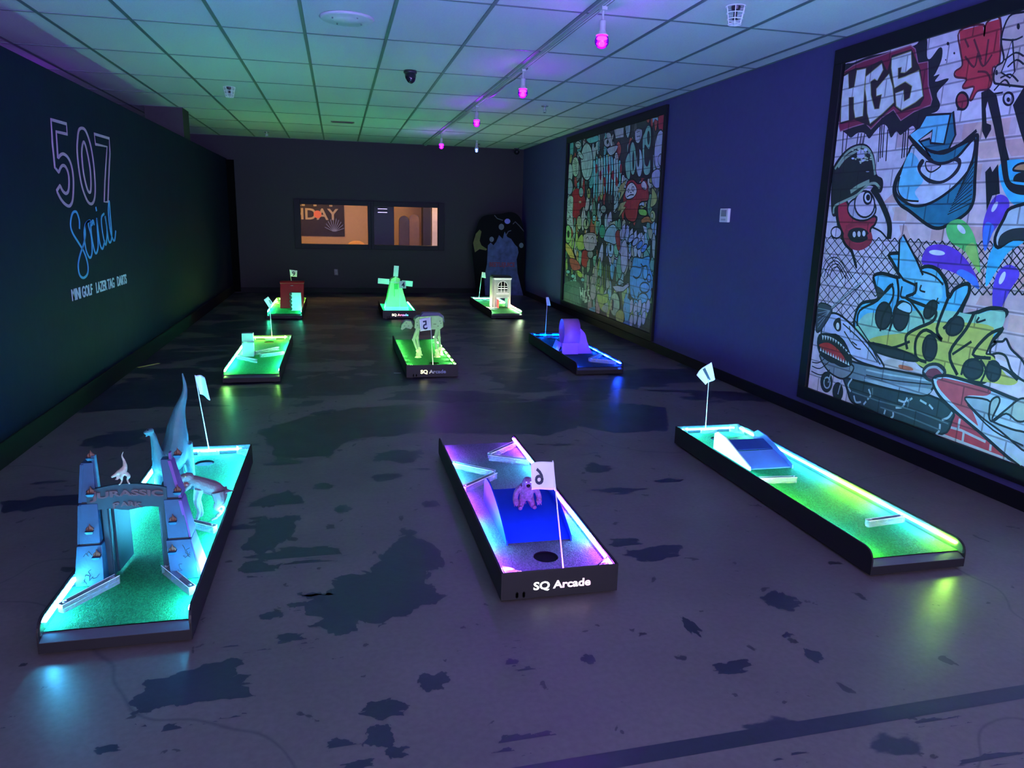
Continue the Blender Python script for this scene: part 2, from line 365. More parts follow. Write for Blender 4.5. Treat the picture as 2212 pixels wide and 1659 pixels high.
# birthday banner
t = thing('birthday_banner', (-.5, YR, 1.2), 'black and gold birthday banner on the tan wall seen through the left window', 'banner')
P = [onY(*p, YR-.012) for p in [(560, 380), (741, 446), (745, 509), (560, 512)]]
x0, x1 = -1.75, onY(744, 480, YR).x; zt, zb = 2.25, onY(700, 510, YR).z
q = MB(); q.box(x0, x1, YR-.012, YR-.001, zb, zt); q.build('cloth', mat('banner_black', (.03, .022, .02), .6, noise=(6, .5)), t)
m_gold = mat('gold_letters', (.55, .42, .20), .4)
def wtext(parent, s, x, y, z, h, wd, m, name='lettering', bold=.02, face=-1, flipx=False, dy=.004):
    """flat lettering facing the camera (-Y) of height h and width wd centred at x"""
    vs, fs = text2d(s, 1., bold); a, c, d, e = bounds(vs)
    q = MB(); fs2 = [tuple(reversed(f)) for f in fs] if False else fs
    q.add([(x+((v[0]-(a+c)/2)/(c-a)*wd)*(-1 if flipx else 1), y, z+(v[1]-d)/(e-d)*h) for v in vs], fs2)
    return q.build(name, m, parent, solid=dy)
wtext(t, 'HAPPY', -.72, YR-.016, onY(700, 446, YR).z+.0, .30, 1.5, m_gold)
zl = onY(700, 475, YR).z
wtext(t, 'BIRTHDAY', (onY(731, 460, YR).x + -1.70)/2, YR-.016, zl, .25, onY(731, 460, YR).x+1.70, m_gold)
c0 = onY(686, 463, YR-.02); q = MB(); q.prism([(.085*math.cos(a*PI/9), .085*math.sin(a*PI/9)) for a in range(18)], lambda a, b_: (c0.x+a, YR-.030, c0.z+b_), lambda a, b_: (c0.x+a, YR-.018, c0.z+b_))
q.build('orange_ball_print', mat('orange_print', (.9, .22, .08), .5), t)
q = MB()
for k in range(10):
    a = PI*(.08+.09*k); q.tube([onY(722+2*math.cos(a), 500, YR-.018)+V(0, 0, 0), onY(722+22*math.cos(a), 500-28*math.sin(a), YR-.018)], .006, 6)
q.build('firework_print', mat('firework_print', (.3, .34, .5), .5), t)
# room contents, with added dome and upright forms in place of pane reflections
c0 = onY(770, 530, 16.6)
t = thing('reflection_dome', (c0.x, 16.6, .002), 'orange dome on a stand, added for a reflection in the left window', 'reflection')
q = MB(); q.lathe([(.0, .0), (.17, .01), (.19, .06), (.15, .11), (.07, .145), (0, .15)], (c0.x, 16.6, c0.z-.05), 20); q.build('stand_in_body', mat('reflection_orange', (.85, .42, .14), .4), t, smooth=True)
q = MB(); q.tube([(c0.x, 16.6, .02), (c0.x, 16.6, c0.z-.045)], .03); q.lathe([(.2, 0), (.2, .015), (.04, .03)], (c0.x, 16.6, .002)); q.build('dome_stand', m_screw, t)
def rbox(name, px0, px1, pyt, Y, d, m, label, cat, zb=.002, pyb=None):
    a = onY(px0, pyt, Y); c = onY(px1, pyt, Y)
    if pyb: zb = onY(px0, pyb, Y).z
    t = thing(name, ((a.x+c.x)/2, Y, zb), label, cat)
    q = MB(); q.box(a.x, c.x, Y, Y+d, zb, a.z); q.build('body', m, t, bevel=.01)
    return t, a, c
t, a, c = rbox('storage_cabinet', 803, 851, 440, 15.6, .4, mat('cabinet_navy', (.018, .02, .035), .5), 'tall dark cabinet behind the left side of the right window', 'cabinet')
q = MB()
for zz in (1.62, 1.55): q.box(a.x+.12, c.x-.14, 15.585, 15.6, zz, zz+.012)
q.build('handle', m_screw, t)
t, a, c = rbox('pillar', 913, 931, 380, 16.9, .3, mat('pillar_black', (.03, .024, .022), .5), 'narrow black pillar in the room behind the right window', 'pillar')
t, a, c = rbox('drape', 933, 990, 380, 17.1, .2, mat('drape_cream', (.75, .6, .45), .8, noise=(5, .4)), 'pale cream drape at the right edge of the right window', 'curtain')
m_br = mat('reflection_brown', (.22, .12, .045), .5, noise=(6, .4))
for k, (pa, pb, pt) in enumerate(((862, 884, 466), (884, 906, 463))):  # added round-topped forms in place of brown reflections in the pane
    YC_ = 16.3+.62*k; a = onY(pa, pt, YC_); c = onY(pb, pt, YC_); xc = (a.x+c.x)/2; wd = (c.x-a.x)/2
    t = thing('reflection_form', (xc, YC_, .002), 'brown round-topped form added for a reflection, the %s one of the pair behind the right window' % ('left' if k == 0 else 'right'), 'chair', 'brown reflection forms behind the window')
    q = MB(); prof = [(-wd, .45), (wd, .45)] + [(wd*math.cos(s_*PI/10), a.z-wd+wd*math.sin(s_*PI/10)) for s_ in range(11)]
    q.prism(prof, lambda u, v_: (xc+u, YC_, v_), lambda u, v_: (xc+u, YC_+.1, v_)); q.build('rounded_upright', m_br, t, bevel=.02)
    q = MB(); q.box(xc-wd, xc+wd, YC_-.45, YC_, .38, .47); q.build('stand_in_body', m_br, t, bevel=.02)
    for sx in (-1, 1):
        for yy in (YC_-.42, YC_+.06): q = MB(); q.box(xc+sx*(wd-.03)-.02, xc+sx*(wd-.03)+.02, yy-.02, yy+.02, .002, .39); q.build('leg', m_darkplastic, t)

# wall plates
def outlet(name, c, axis, label, m=m_darkplastic, sz=(.075, .12)):
    t = thing(name, c, label, 'outlet'); q = MB(); w_, h_ = sz[0]/2, sz[1]/2
    if axis == 'X': q.box(c[0]-.008, c[0], c[1]-w_, c[1]+w_, c[2]-h_, c[2]+h_)
    else: q.box(c[0]-w_, c[0]+w_, c[1]-.008, c[1], c[2]-h_, c[2]+h_)
    q.build('cover_plate', m, t, bevel=.003)
    for dz in (-.027, .027):
        q = MB()
        if axis == 'X': q.box(c[0]-.011, c[0]-.0075, c[1]-.017, c[1]+.017, c[2]+dz-.015, c[2]+dz+.015)
        else: q.box(c[0]-.017, c[0]+.017, c[1]-.011, c[1]-.0075, c[2]+dz-.015, c[2]+dz+.015)
        q.build('socket', mat('socket_dark', (.05, .05, .055), .4), t)
    return t
outlet('wall_outlet', (-.055, YB, .40), 'Y', 'black wall outlet low on the back wall under the left window')
# thermostat
t = thing('thermostat', (XR, 6.6, 1.52), 'small white thermostat between the two murals on the right wall', 'thermostat')
q = MB(); q.box(XR-.028, XR, 6.53, 6.69, 1.515, 1.645); q.build('housing', m_white, t, bevel=.006)
q = MB(); q.box(XR-.031, XR-.027, 6.56, 6.66, 1.57, 1.63); q.build('screen', mat('thermostat_screen', (.25, .28, .3), .3), t)
q = MB(); q.box(XR-.032, XR-.027, 6.57, 6.65, 1.532, 1.548); q.build('button', mat('button_grey', (.5, .5, .52), .4), t)
# yellow reflection on the floor, made as a thin coloured strip
a, c = onZ(298, 794), onZ(343, 785); q = MB(); q.bar((a.x, a.y), (c.x, c.y), .03, .0006, .002)
tag(q.build('floor_reflection', mat('reflection_yellow', (.65, .75, .15), .5)), 'yellow-green reflection made as a short strip on the floor beside the left partition', 'floor reflection')

a, c = onZ(851, 806), onZ(866, 806); q = MB(); q.bar((a.x, a.y), (c.x, c.y), .014, .0006, .0016)
tag(q.build('paper_scrap', mat('paper_white', (.6, .6, .6), .7)), 'tiny white paper scrap on the floor left of the middle centre lane', 'litter')
c0 = onY(276, 243, 12.6)
t = thing('hanging_light_box', (c0.x, 12.6, HC), 'small pale lit box seen just over the top of the left partition', 'light')
q = MB(); q.box(c0.x-.13, c0.x+.13, 12.55, 12.62, c0.z-.06, c0.z+.05); q.build('housing', emis('pale_box_glow', (.42, .36, .28), 1.0), t)
q = MB(); q.tube([(c0.x, 12.6, c0.z+.04), (c0.x, 12.6, HC-.002)], .01, 8); q.build('stem', m_white, t)
# ================================================================ MURALS (flat printed panels in black frames)
def paint_mat():
    m = bpy.data.materials.new('mural_print'); m.use_nodes = True; nt = m.node_tree; L = nt.links; b = nt.nodes['Principled BSDF']
    a = nt.nodes.new('ShaderNodeAttribute'); a.attribute_name = 'paint'
    g = nt.nodes.new('ShaderNodeNewGeometry'); s = nt.nodes.new('ShaderNodeSeparateXYZ'); L.new(g.outputs['Position'], s.inputs[0])
    cb = nt.nodes.new('ShaderNodeCombineXYZ'); L.new(s.outputs['Y'], cb.inputs[0]); L.new(s.outputs['Z'], cb.inputs[1])
    br = nt.nodes.new('ShaderNodeTexBrick'); L.new(cb.outputs[0], br.inputs['Vector']); br.inputs['Scale'].default_value = 1
    br.inputs['Brick Width'].default_value = .34; br.inputs['Row Height'].default_value = .118; br.inputs['Mortar Size'].default_value = .0055
    br.inputs['Color1'].default_value = (1, 1, 1, 1); br.inputs['Color2'].default_value = (.86, .86, .86, 1); br.inputs['Mortar'].default_value = (.42, .4, .42, 1)
    n = nt.nodes.new('ShaderNodeTexNoise'); n.inputs['Scale'].default_value = 14; n.inputs['Detail'].default_value = 7; L.new(cb.outputs[0], n.inputs['Vector'])
    r = nt.nodes.new('ShaderNodeMapRange'); r.inputs[1].default_value = .3; r.inputs[2].default_value = .7; r.inputs[3].default_value = .8; r.inputs[4].default_value = 1.06; L.new(n.outputs['Fac'], r.inputs[0])
    m1 = nt.nodes.new('ShaderNodeMix'); m1.data_type = 'RGBA'; m1.blend_type = 'MULTIPLY'; m1.inputs[0].default_value = 1; L.new(a.outputs['Color'], m1.inputs[6]); L.new(br.outputs['Color'], m1.inputs[7])
    m2 = nt.nodes.new('ShaderNodeMix'); m2.data_type = 'RGBA'; m2.blend_type = 'MULTIPLY'; m2.inputs[0].default_value = 1; L.new(m1.outputs[2], m2.inputs[6]); L.new(r.outputs[0], m2.inputs[7])
    L.new(m2.outputs[2], b.inputs['Base Color']); b.inputs['Roughness'].default_value = .5
    return m
m_print = paint_mat()
K = (.010, .012, .016)
LV = 8e-6      # layer step of the print
class Paint:
    """stacks flat coloured shapes on the wall plane; shape coordinates are measured on the print"""
    def __init__(s, X, ox, oy, sc, clip): s.b = MB(); s.X = X; s.lv = 0; s.set(ox, oy, sc); s.clip = clip
    def set(s, ox, oy, sc): s.ox, s.oy, s.sc = ox, oy, sc
    def P(s, p): q = onX(s.ox+p[0]/s.sc, s.oy+p[1]/s.sc, s.X); return (q.y, q.z)
    def _emit(s, pts, col):
        y0, y1, z0, z1 = s.clip
        s.b.rgb = (min(.9, col[0]*1.45), min(.9, col[1]*1.25), min(.92, col[2]*1.3)) if max(col) > .1 else col; s.lv += 1; x = s.X-LV*s.lv
        for tri in tessellate_polygon([[V(p[0], p[1], 0) for p in pts]]):
            q = [pts[i] for i in tri]
            for ax, lim, sgn in ((0, y0, 1), (0, y1, -1), (1, z0, 1), (1, z1, -1)):   # cut at the print's edge
                out = []
                for i in range(len(q)):
                    a, b = q[i-1], q[i]; ia, ib = (a[ax]-lim)*sgn >= 0, (b[ax]-lim)*sgn >= 0
                    if ia != ib: t = (lim-a[ax])/(b[ax]-a[ax]); out.append((a[0]+(b[0]-a[0])*t, a[1]+(b[1]-a[1])*t))
                    if ib: out.append(b)
                q = out
                if len(q) < 3: break
            if len(q) > 2: s.b.add([(x, p[0], p[1]) for p in q], [tuple(range(len(q)))])
    @staticmethod
    def simple(q):
        n = len(q); A_ = abs(sum(q[i-1][0]*q[i][1]-q[i][0]*q[i-1][1] for i in range(n)))
        T_ = sum(abs((q[b][0]-q[a][0])*(q[c][1]-q[a][1])-(q[c][0]-q[a][0])*(q[b][1]-q[a][1])) for a, b, c in tessellate_polygon([[V(p[0], p[1], 0) for p in q]]))
        return abs(A_-T_) < .02*A_
    def wfill(s, pts, col): s._emit(pts, col)
    def fill(s, pts, col, sm=True, line=0, lc=K):
        q = [s.P(p) for p in (catmull(pts, 4) if sm else pts)]
        s._emit(q if s.simple(q) else [s.P(p) for p in pts], col)
        if line: s.wstroke(q+[q[0]], line, lc)
    def wstroke(s, q, wd, col):
        y0, y1, z0, z1 = s.clip; s.lv += 1; x = s.X-LV*s.lv; s.b.rgb = col
        cl = lambda a: (min(max(a[0], y0), y1), min(max(a[1], z0), z1))
        Lf = []; Rt = []
        for i, p in enumerate(q):
            a = q[max(i-1, 0)]; b = q[min(i+1, len(q)-1)]
            if len(q) > 2 and q[0] == q[-1] and i in (0, len(q)-1): a, b = q[-2], q[1]
            dx, dy = b[0]-a[0], b[1]-a[1]; l = math.hypot(dx, dy) or 1; nx, ny = -dy/l*wd/2, dx/l*wd/2
            Lf.append(cl((p[0]+nx, p[1]+ny))); Rt.append(cl((p[0]-nx, p[1]-ny)))
        o = [(x, *p) for p in Lf+Rt]; n = len(q)
        s.b.add(o, [(i, i+1, n+i+1, n+i) for i in range(n-1)])
    def stroke(s, pts, wd=.014, col=K, sm=True):
        s.wstroke([s.P(p) for p in (catmull(pts, 4, False) if sm and len(pts) > 2 else pts)], wd, col)
    def ell(s, cx, cy, rx, ry, col, line=0, lc=K, rot=0, n=22):
        c, d = math.cos(rot), math.sin(rot)
        s.fill([(cx+rx*math.cos(2*PI*k/n)*c-ry*math.sin(2*PI*k/n)*d, cy+rx*math.cos(2*PI*k/n)*d+ry*math.sin(2*PI*k/n)*c) for k in range(n)], col, False, line, lc)
def frame_panel(name, y0, y1, z0, z1, t, bt, label, bot=None):
    """black moulding around a print: outer rect, moulding widths (t sides, top; bt bottom)"""
    root = thing(name, (XR, (y0+y1)/2, z0), label, 'mural')
    q = MB(); X0, X1 = XR-.035, XR-.0005
    q.box(X0, X1, y0, y1, z1-t, z1); q.box(X0, X1, y0, y1, z0, z0+bt); q.box(X0, X1, y0, y0+t*.6, z0+bt, z1-t); q.box(X0, X1, y1-t*.9, y1, z0+bt, z1-t)
    q.build('frame', mat('mural_frame_black', (.005, .006, .008), .5, spec=.2), root, bevel=.004)
    return root

# ---- near mural
W1, W2 = (.62, .60, .66), (.50, .49, .56)
y0, y1, z0, z1 = 1.25, 5.05, .245, 2.668
rootN = frame_panel('graffiti_mural', 1.18, 5.155, .145, 2.765, .105, .10, 'large framed graffiti mural nearest the camera with white HGS letters and helmeted one-eyed face')
p = Paint(XR-.012, 0, 0, 1, (y0, y1, z0, z1))
p.wfill([(y0, z0), (y1, z0), (y1, z1), (y0, z1)], W1)
p.wfill([(y0, .5), (4.15, .9), (4.25, 1.6), (4.0, 2.1), (y0, 2.2)], (.60, .50, .52))
rnd = random.Random(4)
for k in range(64):       # bare pink and orange bricks
    yy = rnd.uniform(3.1, 4.25); zz = (rnd.randint(8, 17)+.5)*.118
    p.wfill([(yy, zz-.045), (yy+rnd.uniform(.1, .26), zz-.045), (yy+rnd.uniform(.1, .26), zz+.045), (yy, zz+.045)], rnd.choice([(.56, .36, .34), (.60, .42, .38), (.52, .40, .44), (.62, .5, .5)]))
A = lambda: p.set(1780, 20, 5.12)
B = lambda: p.set(1760, 300, 4.894)
Cc = lambda: p.set(1730, 560, 3.6)
A()
p.fill([(1500, 240), (1760, 170), (1770, 300), (1800, 150), (1950, 105), (1940, 600), (1870, 640), (1860, 780), (1820, 880), (1700, 905), (1640, 1000), (1615, 990), (1660, 860), (1560, 875), (1535, 850), (1575, 770), (1460, 750), (1450, 690), (1530, 620), (1510, 460)], (.50, .035, .05), True, .012, (.16, .02, .03))
for s_ in ([(1560, 520), (1660, 640), (1700, 500)], [(1700, 480), (1760, 630), (1860, 500)], [(1660, 330), (1740, 560)], [(1560, 330), (1600, 420)], [(1820, 330), (1780, 620)], [(1700, 690), (1800, 700), (1850, 800)]): p.stroke(s_, .012, (.16, .02, .03))
p.fill([(1900, 640), (1990, 560), (1960, 330), (2050, 80), (2212, 30), (2400, 0), (2400, 900), (2212, 860), (1960, 830), (1880, 800)], (.52, .44, .42), True, .012)
p.fill([(2085, 330), (2020, 550), (1960, 700), (2060, 760), (2110, 690)], (.62, .6, .68), False, .010)
for s_ in ([(2000, 560), (2120, 480), (2212, 520)], [(2030, 640), (2130, 560), (2212, 610)], [(1950, 760), (2060, 720), (2150, 800)], [(1880, 900), (2000, 780), (2060, 860)], [(1850, 940), (1980, 920)], [(1950, 330), (2100, 340), (2200, 300)]): p.stroke(s_, .010)
p.ell(2150, 190, 18, 34, K); p.ell(1910, 700, 14, 30, K); p.ell(2040, 990, 55, 70, (.5, .5, .58), .012); p.ell(2040, 1000, 20, 26, K)
p.ell(1530, 1015, 66, 95, (.33, .03, .05), .014)
for k in range(8): p.stroke([(1480+k*9, 1085+min(k, 4)*5), (1475+k*9, 1120)], .006)
p.fill([(1740, 920), (1830, 880), (1910, 950), (1960, 1200), (2010, 1500), (2060, 1700), (1990, 1690), (1940, 1600), (1880, 1300), (1810, 1020), (1790, 1100), (1800, 1260), (1850, 1280), (1850, 1330), (1790, 1440), (1750, 1350)], K, False)
p.fill([(2090, 1060), (2212, 860), (2420, 900), (2420, 1600), (2250, 1600), (2170, 1350)], K, False)
p.fill([(215, 640), (330, 590), (500, 520), (640, 490), (720, 470), (1000, 400), (1060, 340), (1140, 330), (1140, 520), (1180, 545), (1270, 430), (1310, 440), (1300, 560), (1240, 700), (1215, 740), (1280, 720), (1230, 800), (1360, 765), (1370, 790), (1250, 930), (1285, 1050), (1250, 1130), (1130, 1180), (1030, 1330), (980, 1290), (880, 1370), (840, 1390), (800, 1350), (740, 1420), (700, 1300), (640, 1280), (560, 1360), (500, 1430), (450, 1370), (370, 1370), (300, 1420), (250, 1380), (200, 1340), (165, 1290), (180, 1000)], (.015, .017, .022))
p.fill([(225, 690), (330, 620), (450, 570), (610, 520), (720, 480), (960, 400), (1010, 440), (1040, 600), (1150, 580), (1155, 840), (1195, 1000), (1180, 1060), (1000, 1130), (850, 1230), (770, 1110), (640, 1200), (520, 1325), (460, 1260), (320, 1300), (180, 1350), (165, 1290), (190, 1000)], (.22, .02, .05), False, .008, (.5, .2, .3))
p.fill([(215, 720), (350, 650), (480, 640), (640, 560), (700, 680), (750, 510), (970, 440), (1070, 670), (1110, 980), (1060, 1070), (850, 1140), (770, 1070), (520, 1300), (340, 1220), (190, 1270), (170, 1240)], (.035, .02, .02), False)
WL = (.72, .72, .80)
p.fill([(215, 745), (270, 715), (275, 880), (335, 860), (365, 675), (465, 655), (450, 830), (430, 1180), (345, 1200), (330, 1100), (330, 970), (275, 975), (275, 1225), (185, 1250), (195, 1000)], WL, False, .006, (.5, .5, .2))
p.fill([(465, 745), (640, 600), (655, 670), (590, 790), (560, 770), (515, 800), (520, 950), (560, 1105), (610, 1100), (640, 940), (580, 960), (580, 880), (720, 715), (760, 860), (775, 1030), (650, 1150), (510, 1265), (480, 1150), (470, 980), (455, 880)], WL, False, .006, (.5, .5, .2))
p.fill([(750, 540), (965, 465), (970, 640), (900, 700), (850, 700), (860, 640), (820, 650), (820, 770), (900, 745), (1050, 675), (1075, 800), (1095, 960), (1010, 1030), (860, 1115), (800, 1070), (790, 930), (880, 895), (885, 1020), (950, 980), (975, 850), (900, 800), (780, 870), (745, 650)], WL, False, .006, (.5, .5, .2))
for x_, a_, b_ in ((205, 1340, 1700), (250, 1370, 1560), (370, 1370, 1520), (405, 1370, 1510), (440, 1370, 1510), (610, 1290, 1690), (632, 1280, 1650), (655, 1280, 1640), (695, 1330, 1680), (870, 1370, 1650), (895, 1320, 1640), (925, 1320, 1640)):
    p.stroke([(x_+12, a_), (x_-10, b_)], .010, K, False)
for x_, y_, rx_, ry_ in ((1372, 380, 14, 20), (1442, 486, 10, 14), (1347, 560, 6, 10)): p.ell(x_, y_, rx_, ry_, K)
# curled blue shapes
LB = (.14, .55, .78); TE = (.02, .17, .25)
B()
p.fill([(1030, 110), (940, 280), (860, 420), (835, 560), (900, 690), (1000, 760), (1180, 900), (1290, 945), (1400, 915), (1600, 790), (1680, 650), (1695, 400), (1715, 100), (1720, -40), (1640, 10), (1500, 80), (1400, 120), (1200, 100), (1100, 40)], TE, True, .022)
p.fill([(1040, 60), (1200, 210), (1330, 260), (1500, 200), (1690, 0), (1660, 260), (1560, 420), (1400, 570), (1220, 680), (1060, 710), (930, 650), (860, 560), (880, 420), (960, 270)], (.52, .62, .82), True, .018)
p.fill([(1000, 150), (1100, 230), (1080, 330), (1150, 440), (1060, 560), (1100, 650), (960, 630), (880, 560), (900, 420)], LB)
p.stroke([(900, 400), (880, 540), (950, 640), (1100, 660)], .012)
p.fill([(1130, 215), (1085, 300), (1130, 400), (1220, 470), (1370, 465), (1500, 370), (1550, 270), (1530, 200), (1430, 220), (1510, 250), (1500, 310), (1420, 400), (1320, 445), (1200, 410), (1120, 330), (1160, 240)], (.02, .02, .03))
p.fill([(1180, 240), (1185, 320), (1240, 350), (1330, 290), (1300, 270)], (.55, .5, .58), True, .010)
for k in range(12): p.stroke([(1690-k*3, 150+k*48), (1560-k*14, 470+k*30)], .006)
A()
p.fill([(1400, 1160), (1430, 1130), (1455, 1390), (1380, 1550), (1230, 1590), (1100, 1530), (1050, 1470), (1170, 1430), (1180, 1480), (1330, 1490)], TE, False, .016)
p.fill([(1135, 1170), (1400, 1155), (1330, 1490), (1180, 1480), (1200, 1340), (1050, 1450), (1180, 1640), (940, 1400), (1060, 1300)], LB, False, .016)
p.stroke([(940, 1400), (1060, 1560), (1200, 1680)], .022)
p.stroke([(1180, 1570), (1330, 1590), (1500, 1500), (1620, 1400), (1690, 1340)], .020)
# fence
B()
zx = [70+84*k for k in range(27)]
for k, x_ in enumerate(zx):
    ytop = 1040+(x_-600)*.035 if x_ < 1150 else 1080
    pts = []; yy = ytop; s_ = 1
    while yy < 2000 - (0 if x_ < 620 else 300):
        pts.append((x_+s_*21-(yy-ytop)*.06, yy)); yy += 52; s_ = -s_
    p.stroke(pts, .010, K, False); p.stroke([(x2+(0 if i % 2 == 0 else 84), y2) for i, (x2, y2) in enumerate(pts)], .009, K, False)
# bald sleeping outlines behind the fence
for r_ in (70, 100, 130, 165): p.stroke([(230-r_, 1460), (230-r_*.6, 1440-r_*.9), (230+20, 1430-r_), (230+r_, 1480)], .008)
# droplets
p.fill([(1950, 290), (2080, 220), (2260, 250), (2400, 500), (2260, 700), (2100, 690), (1980, 500)], (.05, .48, .85))
for pts, c1 in (([(1150, 1330), (1145, 1230), (1200, 1140), (1330, 1115), (1480, 1160), (1600, 1270), (1700, 1430), (1735, 1590), (1560, 1460), (1380, 1380)], (.13, .04, .50)),
                ([(1800, 1190), (1775, 960), (1820, 760), (1900, 620), (1980, 590), (2050, 640), (2050, 740), (1950, 900), (1880, 1000)], (.12, .05, .50)),
                ([(1390, 960), (1430, 880), (1540, 850), (1640, 930), (1710, 1100), (1750, 1420), (1600, 1200), (1440, 1090)], (.10, .52, .13)),
                ([(1820, 1560), (1810, 1450), (1840, 1250), (1880, 1160), (1930, 1060), (2212, 1080), (2050, 1200), (1920, 1400)], (.05, .48, .85)),
                ([(1900, 1900), (1880, 1659), (1900, 1500), (1960, 1380), (2060, 1330), (2150, 1380), (2160, 1460), (2080, 1580), (2000, 1740)], (.11, .05, .55))): p.fill(pts, c1)
p.fill([(1560, 1380), (1700, 1460), (1735, 1590), (1600, 1490), (1500, 1420)], (.06, .2, .75)); p.fill([(1800, 1190), (1780, 1000), (1820, 880), (1900, 930), (1860, 1040)], (.06, .2, .75)); p.fill([(1740, 1400), (1600, 1200), (1620, 1120), (1700, 1120)], (.3, .6, .12))
for e in ((1295, 1203, 85, 28, .1), (1905, 718, 22, 62, .5), (1552, 955, 30, 60, -.7), (1985, 1470, 26, 72, .4)): p.ell(*e[:4], (.75, .8, .95), rot=e[4])
# black post and grey tool
p.fill([(1805, 350), (1860, 290), (1880, 350), (1940, 265), (1960, 580), (1880, 600), (1820, 760)], K, False)
p.fill([(1930, -60), (2010, -10), (2050, 380), (2100, 470), (2240, 500), (2240, 590), (2100, 570), (2010, 470), (1970, 250)], K)
p.fill([(2100, 320), (2180, 260), (2400, 250), (2400, 340), (2160, 340)], (.45, .25, .12), True, .012); p.fill([(2100, 430), (2160, 360), (2400, 340), (2400, 460), (2150, 455)], K)
p.fill([(1910, 1040), (2000, 850), (2080, 730), (2350, 700), (2350, 1040), (2100, 1060), (1940, 1150)], (.42, .56, .60), True, .02)
p.fill([(1960, 1030), (2060, 960), (2200, 940), (2350, 960), (2350, 1050), (2100, 1070), (1950, 1140)], (.03, .035, .04))
# helmet and face
p.fill([(230, 760), (330, 1000), (400, 1160), (450, 1340), (430, 1360), (380, 1200), (300, 1100), (230, 870)], K)
p.stroke([(600, 930), (700, 980), (770, 1060)], .012); p.ell(230, 990, 55, 60, (.6, .58, .66), .012)
p.fill([(250, 690), (340, 660), (420, 840), (640, 820), (640, 900), (590, 960), (600, 1080), (520, 1150), (420, 1160), (340, 1080), (300, 1000), (250, 860)], (.42, .03, .06), True, .018)
p.ell(460, 1018, 118, 80, (.02, .02, .025)); p.stroke([(345, 960), (330, 1040), (400, 1130), (500, 1140), (585, 1070), (575, 1000)], .045, (.42, .03, .06))
p.stroke([(330, 940), (450, 890), (560, 890), (640, 850)], .035, (.42, .03, .06))
for x_ in (420, 470, 522): p.ell(x_, 1010-(x_-420)*.1, 19, 34, (.75, .75, .8), .004)
p.ell(500, 740, 150, 125, (.45, .47, .55), .014); p.ell(530, 690, 106, 140, (.70, .56, .66), .014)
p.ell(562, 622, 42, 64, (.7, .7, .8), .016); p.ell(567, 620, 22, 34, K)
p.fill([(205, 300), (320, 140), (440, 70), (550, 75), (620, 180), (650, 380), (710, 430), (715, 510), (690, 560), (640, 500), (560, 490), (430, 600), (330, 640), (240, 690), (225, 800), (190, 790), (180, 620), (190, 450)], (.018, .024, .022), True, .016)
for s_, w_ in (([(215, 320), (330, 160), (440, 90), (545, 95), (610, 190), (640, 380)], .018), ([(200, 790), (215, 710), (330, 650), (450, 590), (560, 490), (640, 470), (690, 520)], .018), ([(380, 560), (470, 500), (580, 450)], .03), ([(250, 300), (330, 200), (440, 130)], .02)): p.stroke(s_, w_, (.38, .50, .36))
rnd = random.Random(9)
for k in range(60):
    a = rnd.uniform(0, 6.28); r_ = rnd.gauss(0, 1); p.ell(490+abs(r_)*55*math.cos(a), 175+abs(r_)*70*math.sin(a), rnd.uniform(8, 24), rnd.uniform(5, 13), (.42, .56, .38) if k % 3 else (.5, .58, .7))
p.ell(490, 160, 40, 45, (.5, .56, .7))
p.stroke([(610, 520), (700, 660), (780, 850), (795, 960), (785, 1060)], .045)
# big wild-style letters
Cc()
p.fill([(430, 420), (480, 340), (600, 310), (580, 200), (570, 130), (640, 110), (770, 140), (720, 30), (690, -40), (830, -20), (890, 200), (940, 70), (1050, 70), (1130, 180), (1150, 300), (1200, 230), (1300, 190), (1310, 260), (1250, 420), (1350, 420), (1480, 380), (1600, 400), (1580, 450), (1500, 500), (1570, 540), (1480, 650), (1440, 740), (1500, 760), (1480, 900), (1400, 960), (1260, 920), (1210, 900), (1100, 880), (960, 840), (900, 790), (800, 720), (700, 690), (560, 650), (520, 600), (420, 540)], (.10, .50, .76), True, .024)
p.fill([(770, -150), (800, -190), (900, 0), (985, 200), (960, 230), (800, 160), (760, 100)], (.14, .55, .80), False, .016)
p.fill([(430, 520), (520, 420), (700, 430), (900, 400), (1150, 400), (1350, 430), (1480, 400), (1590, 410), (1560, 540), (1440, 600), (1100, 640), (850, 640), (560, 640), (440, 560)], (.28, .60, .42))
p.fill([(545, 645), (600, 600), (850, 565), (1000, 500), (1250, 490), (1500, 530), (1460, 680), (1440, 740), (1500, 760), (1600, 900), (1690, 940), (1640, 980), (1480, 960), (1260, 925), (960, 845), (800, 725)], (.46, .50, .10))
p.fill([(1000, 100), (1080, 160), (1100, 300), (1000, 320), (900, 260), (930, 150)], (.2, .6, .85))
for e in ((645, 440, 62, 105, .1), (780, 440, 62, 115, .1), (1005, 690, 55, 100, .05), (1340, 855, 78, 78, 0), (1500, 870, 55, 78, 0), (1010, 390, 42, 75, .5), (1200, 520, 60, 80, .7), (700, 720, 230, 36, .28)): p.ell(*e[:4], (.03, .03, .04), .014, rot=e[4])
